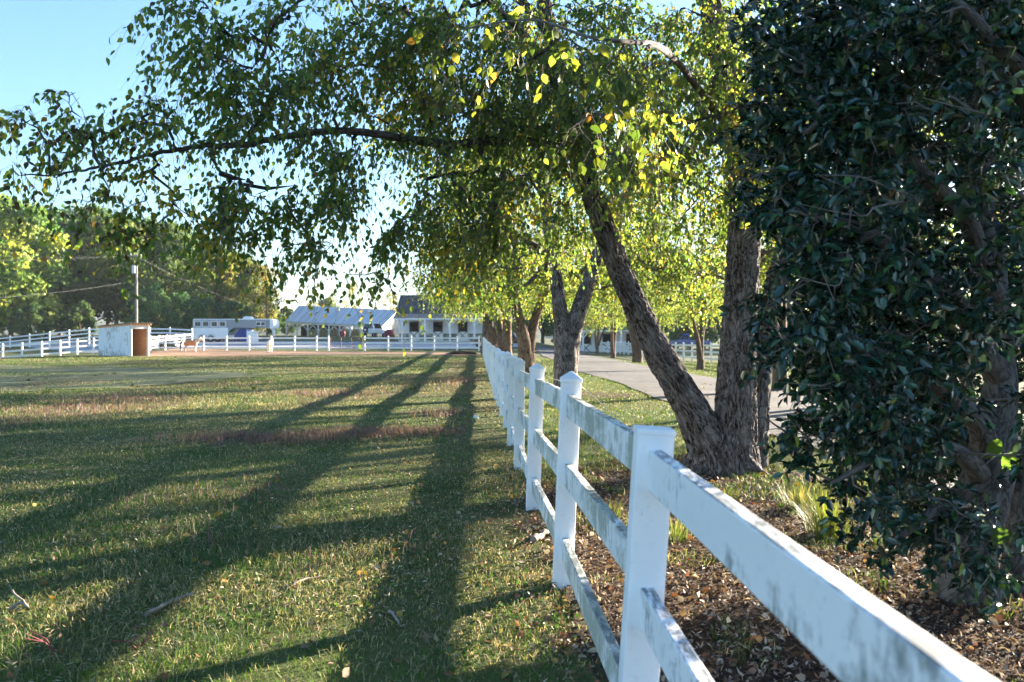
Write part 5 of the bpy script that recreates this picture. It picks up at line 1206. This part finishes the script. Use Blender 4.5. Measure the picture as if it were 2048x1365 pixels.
x, y = scatter_polar(rng, 900, 8, 40, .02, .42, 1.1); litter('verge_leaves', x, y, .075, [(.36, .24, .06), (.30, .16, .06), (.42, .34, .12)])
# wood chips and leaves of the mulch bed
x, y = rng.uniform(-.3, 4.6, 150000), 1.6 + 10.4 * rng.random(150000) ** 1.5; jx = (vnoise(x, y, .35, 15) - .5) * .5; m = inpoly(x + jx, y + jx, MULCH) & (rng.random(len(x)) < np.clip(7 / (y + 1.5), .3, 1)); x, y = x[m], y[m]
litter('wood_chips', x, y, .036, [(.105, .064, .048), (.20, .14, .105), (.06, .04, .031), (.44, .36, .30), (.14, .09, .065), (.04, .027, .022), (.30, .23, .185)], 'simple', .9, .6, .006, .55)
k = rng.random(len(x)) < .05; litter('mulch_leaves', x[k], y[k], .046, [(.26, .11, .06), (.28, .18, .09), (.30, .23, .17), (.46, .40, .33), (.20, .12, .085), (.17, .10, .07)], up=.9, lift=.022)
# chips strewn on the paddock side
x = rng.uniform(-.9, .55, 9000); y = rng.uniform(2.6, 11, 9000); fr = np.interp(y, FXY, FXX) - x; m = (fr > 0) & (rng.random(9000) < np.exp(-fr / .28) * .9); litter('strewn_chips', x[m], y[m], .034, [(.16, .085, .05), (.26, .17, .11), (.36, .28, .2), (.09, .05, .035)], 'simple', .8, .6, .012, .6)

# ------------------------------------------------------------------ grass tufts, sticks, stone
def tuft(px, py, n, hgt, spread, label, col, xy=None):
    p = R(px, py) if xy is None else Vector((xy[0], xy[1], gz(*xy))); mb_n = n
    a = rng.uniform(0, 6.283, n); out = rng.uniform(.15, 1.0, n); L = hgt * rng.uniform(.6, 1.2, n); w = .007 * rng.uniform(.7, 1.3, n); k = 6
    t = np.linspace(0, 1, k); V = np.zeros((n, k, 2, 3)); dx, dy = np.cos(a), np.sin(a)
    r_ = (spread * .18 * rng.random(n))[:, None] + (L * out * .75)[:, None] * t ** 1.5; z = L[:, None] * (t - out[:, None] * .55 * t ** 2.4)
    for s, sg in ((0, -1), (1, 1)):
        ww = w[:, None] / 2 * (1 - t ** 2 * .95) * sg
        V[:, :, s, 0] = dx[:, None] * r_ - dy[:, None] * ww; V[:, :, s, 1] = dy[:, None] * r_ + dx[:, None] * ww; V[:, :, s, 2] = z
    i = (np.arange(n) * k * 2)[:, None, None] + (np.arange(k - 1) * 2)[None, :, None] + np.array([0, 1, 3, 2])[None, None]
    c = np.array(col) * rng.uniform(.6, 1.4, (n, 1)); dr_ = rng.random(n) < .2; c[dr_] = np.array((.34, .28, .12)) * rng.uniform(.7, 1.2, (dr_.sum(), 1))
    o = link('grass_tuft', np_mesh('grass_tuft', V.reshape(-1, 3), [i.reshape(-1, 4)], np.clip(np.repeat(c, k * 2, 0), 0, 1)), M['grass_blade']); o.location = p
    return tag(o, label, 'grass tuft')
tuft(1655, 1075, 380, .42, 1.0, 'bright arching grass tuft in the mulch below the holly', (.16, .21, .04))
tuft(1600, 1020, 200, .30, .8, 'smaller pale grass tuft behind the bright arching one', (.16, .19, .05))
tuft(1350, 1085, 110, .22, .8, 'grass tuft in the mulch just right of the nearest fence post', (.13, .19, .04))
tuft(1215, 1050, 120, .24, .8, 'green grass tuft in the mulch between the two nearest capped posts', (.12, .17, .04))
tuft(1700, 980, 120, .28, .9, 'grass tuft under the left skirt of the holly', (.15, .19, .05))
tuft(1455, 1000, 90, .16, .8, 'short grass tuft in the mulch in front of the near birch', (.12, .15, .05))
def stick(name, pts, r, label, mat='stick_bark', cat='stick'):
    pts = [R(*p) + Vector((0, 0, h)) for *p, h in [(a, b_, c_) for a, b_, c_ in pts]]
    q_ = spline([tuple(p) for p in pts], 5); n = len(q_); m = MB().tube([Vector(v) + Vector(rng.normal(0, r * .25, 3)) for v in q_], [r * (1 - .55 * i / n) for i in range(n)], 8)
    o = link(name, m.mesh(name, pts[0]), M[mat], smooth=True); o.location = pts[0]; return tag(o, label, cat)
stick('fallen_stick', ((290, 1238, .02), (320, 1226, .03), (355, 1210, .035), (385, 1203, .045)), .016, 'bare fallen stick lying on the shaded grass at lower left')
stick('fallen_stick', ((1068, 1088, .02), (1085, 1077, .03), (1100, 1068, .035)), .03, 'pale broken stick at the foot of the second near fence post')
stick('dry_stalk', ((20, 1228, .02), (40, 1222, .05), (56, 1226, .03), (24, 1216, .10)), .012, 'curled pale dry stalk at the lower left edge', cat='stalk')
stick('fallen_stick', ((582, 1178, .02), (610, 1168, .03), (640, 1160, .025)), .009, 'thin stick in the sunlit grass at bottom centre')
stick('fallen_stick', ((778, 1230, .02), (790, 1245, .03), (803, 1262, .02)), .010, 'short pale stick by the dark shadow band at bottom centre')
b = R(952, 838); bm = bmesh.new(); bmesh.ops.create_icosphere(bm, subdivisions=3, radius=.055)
for v in bm.verts: v.co *= 1 + .3 * mnoise.noise(v.co * 18) ; v.co.z *= .75
me = bpy.data.meshes.new('stone'); bm.to_mesh(me); bm.free(); o = link('stone', me, M['stone_white'], smooth=True); o.location = b + Vector((0, 0, .035)); tag(o, 'white stone lying in the grass near the fence row', 'stone')
# red-stemmed weed near the lower left corner
def weed(px, py, label, n=7, h=.25, col=(.40, .10, .07)):
    p = R(px, py); m = MB()
    for k in range(n):
        a = rng.uniform(0, 6.28); m.tube([p, p + Vector((math.cos(a) * .05, math.sin(a) * .05, h * .5)), p + Vector((math.cos(a) * .14, math.sin(a) * .14, h * rng.uniform(.7, 1)))], [.004, .003, .0015], 5)
    r = empty('weed', p, 0, label, 'weed'); m.build('stem', M['dull_red'], r)
    k = 12; pos = np.array([tuple(Vector((rng.normal(0, .08), rng.normal(0, .08), rng.uniform(.04, h)))) for _ in range(k)]); link('foliage', leaf_cloud('foliage', pos, rng.normal(0, 1, (k, 3)), np.tile((0., 0, 1), (k, 1)) + rng.normal(0, .5, (k, 3)), rng.uniform(.02, .04, k), np.tile(col, (k, 1)) * rng.uniform(.6, 1.3, (k, 1)), 'simple'), M['litter'], r)
weed(112, 1310, 'reddish weed near the lower left corner', 3, .15, (.16, .10, .05)); weed(276, 1300, 'small pinkish weed right of the reddish one at lower left', 3, .11, (.2, .11, .12))
GD = 'dark weeds dotted over the paddock'
for k in range(22):
    px, py = rng.uniform(20, 880), rng.uniform(738, 800); o = tuft(px, py, 46, rng.uniform(.10, .22), rng.uniform(.2, .6), 'dark green weed clump standing in the far shaded part of the paddock', (.045, .085, .028)); o.name = 'weed_clump'; o['category'] = 'weed'; o['group'] = GD; o.scale = (2.2, 2.2, 1)

# ------------------------------------------------------------------ air
hz = N('haze_air'); pv = hz.n('ShaderNodeVolumePrincipled'); pv.inputs['Color'].default_value = (.82, .91, 1, 1); pv.inputs['Density'].default_value = HAZE; hz.l(pv.outputs[0], hz.out.inputs['Volume'])
if HAZE: tag(MB().box((0, 500, 32), (6100, 7100, 92)).build('haze', hz.m), kind='stuff')
# ------------------------------------------------------------------ light, sky, camera
SUN_EL, SUN_AZ = math.radians(11.8), math.atan2(.77, .64)      # azimuth from +Y towards +X
w_ = bpy.data.worlds.new('World'); SC.world = w_; w_.use_nodes = True; nt = w_.node_tree; nt.nodes.clear()
sky = nt.nodes.new('ShaderNodeTexSky'); sky.sky_type = 'NISHITA'; sky.sun_disc = False; sky.sun_elevation = SUN_EL; sky.sun_rotation = SUN_AZ; sky.air_density = 1.15; sky.dust_density = .9; sky.ozone_density = 4.5
bg = nt.nodes.new('ShaderNodeBackground'); bg.inputs[1].default_value = SKY_STRENGTH; out = nt.nodes.new('ShaderNodeOutputWorld'); nt.links.new(sky.outputs[0], bg.inputs[0]); nt.links.new(bg.outputs[0], out.inputs[0])
sd = bpy.data.lights.new('sun', 'SUN'); sd.energy = SUN_STRENGTH; sd.angle = math.radians(.55); sd.color = (1.0, .87, .70); so = bpy.data.objects.new('sun', sd); COL.objects.link(so)
dirv = Vector((math.sin(SUN_AZ) * math.cos(SUN_EL), math.cos(SUN_AZ) * math.cos(SUN_EL), math.sin(SUN_EL))); so.rotation_euler = dirv.to_track_quat('Z', 'Y').to_euler()
cd = bpy.data.cameras.new('camera'); cam = bpy.data.objects.new('camera', cd); COL.objects.link(cam); SC.camera = cam
cam.location = (0, 0, CH); cam.rotation_euler = (math.radians(90), 0, 0); cd.sensor_width = 36; cd.lens = F / 2048 * 36; cd.clip_end = 8000; cd.clip_start = .05
cd.dof.use_dof = True; cd.dof.focus_distance = 7.5; cd.dof.aperture_fstop = 3.2; cd.dof.aperture_blades = 7
SC.view_settings.view_transform = 'Standard'; SC.view_settings.look = 'None'; SC.view_settings.gamma = 1; SC.view_settings.exposure = EXPOSURE
cy = SC.cycles; cy.use_denoising = True; cy.max_bounces = 8; cy.diffuse_bounces = 4; cy.glossy_bounces = 3; cy.transmission_bounces = 6; cy.transparent_max_bounces = 8; cy.use_adaptive_sampling = True; cy.adaptive_threshold = .02; cy.caustics_reflective = False; cy.caustics_refractive = False
SC.render.engine = 'CYCLES'
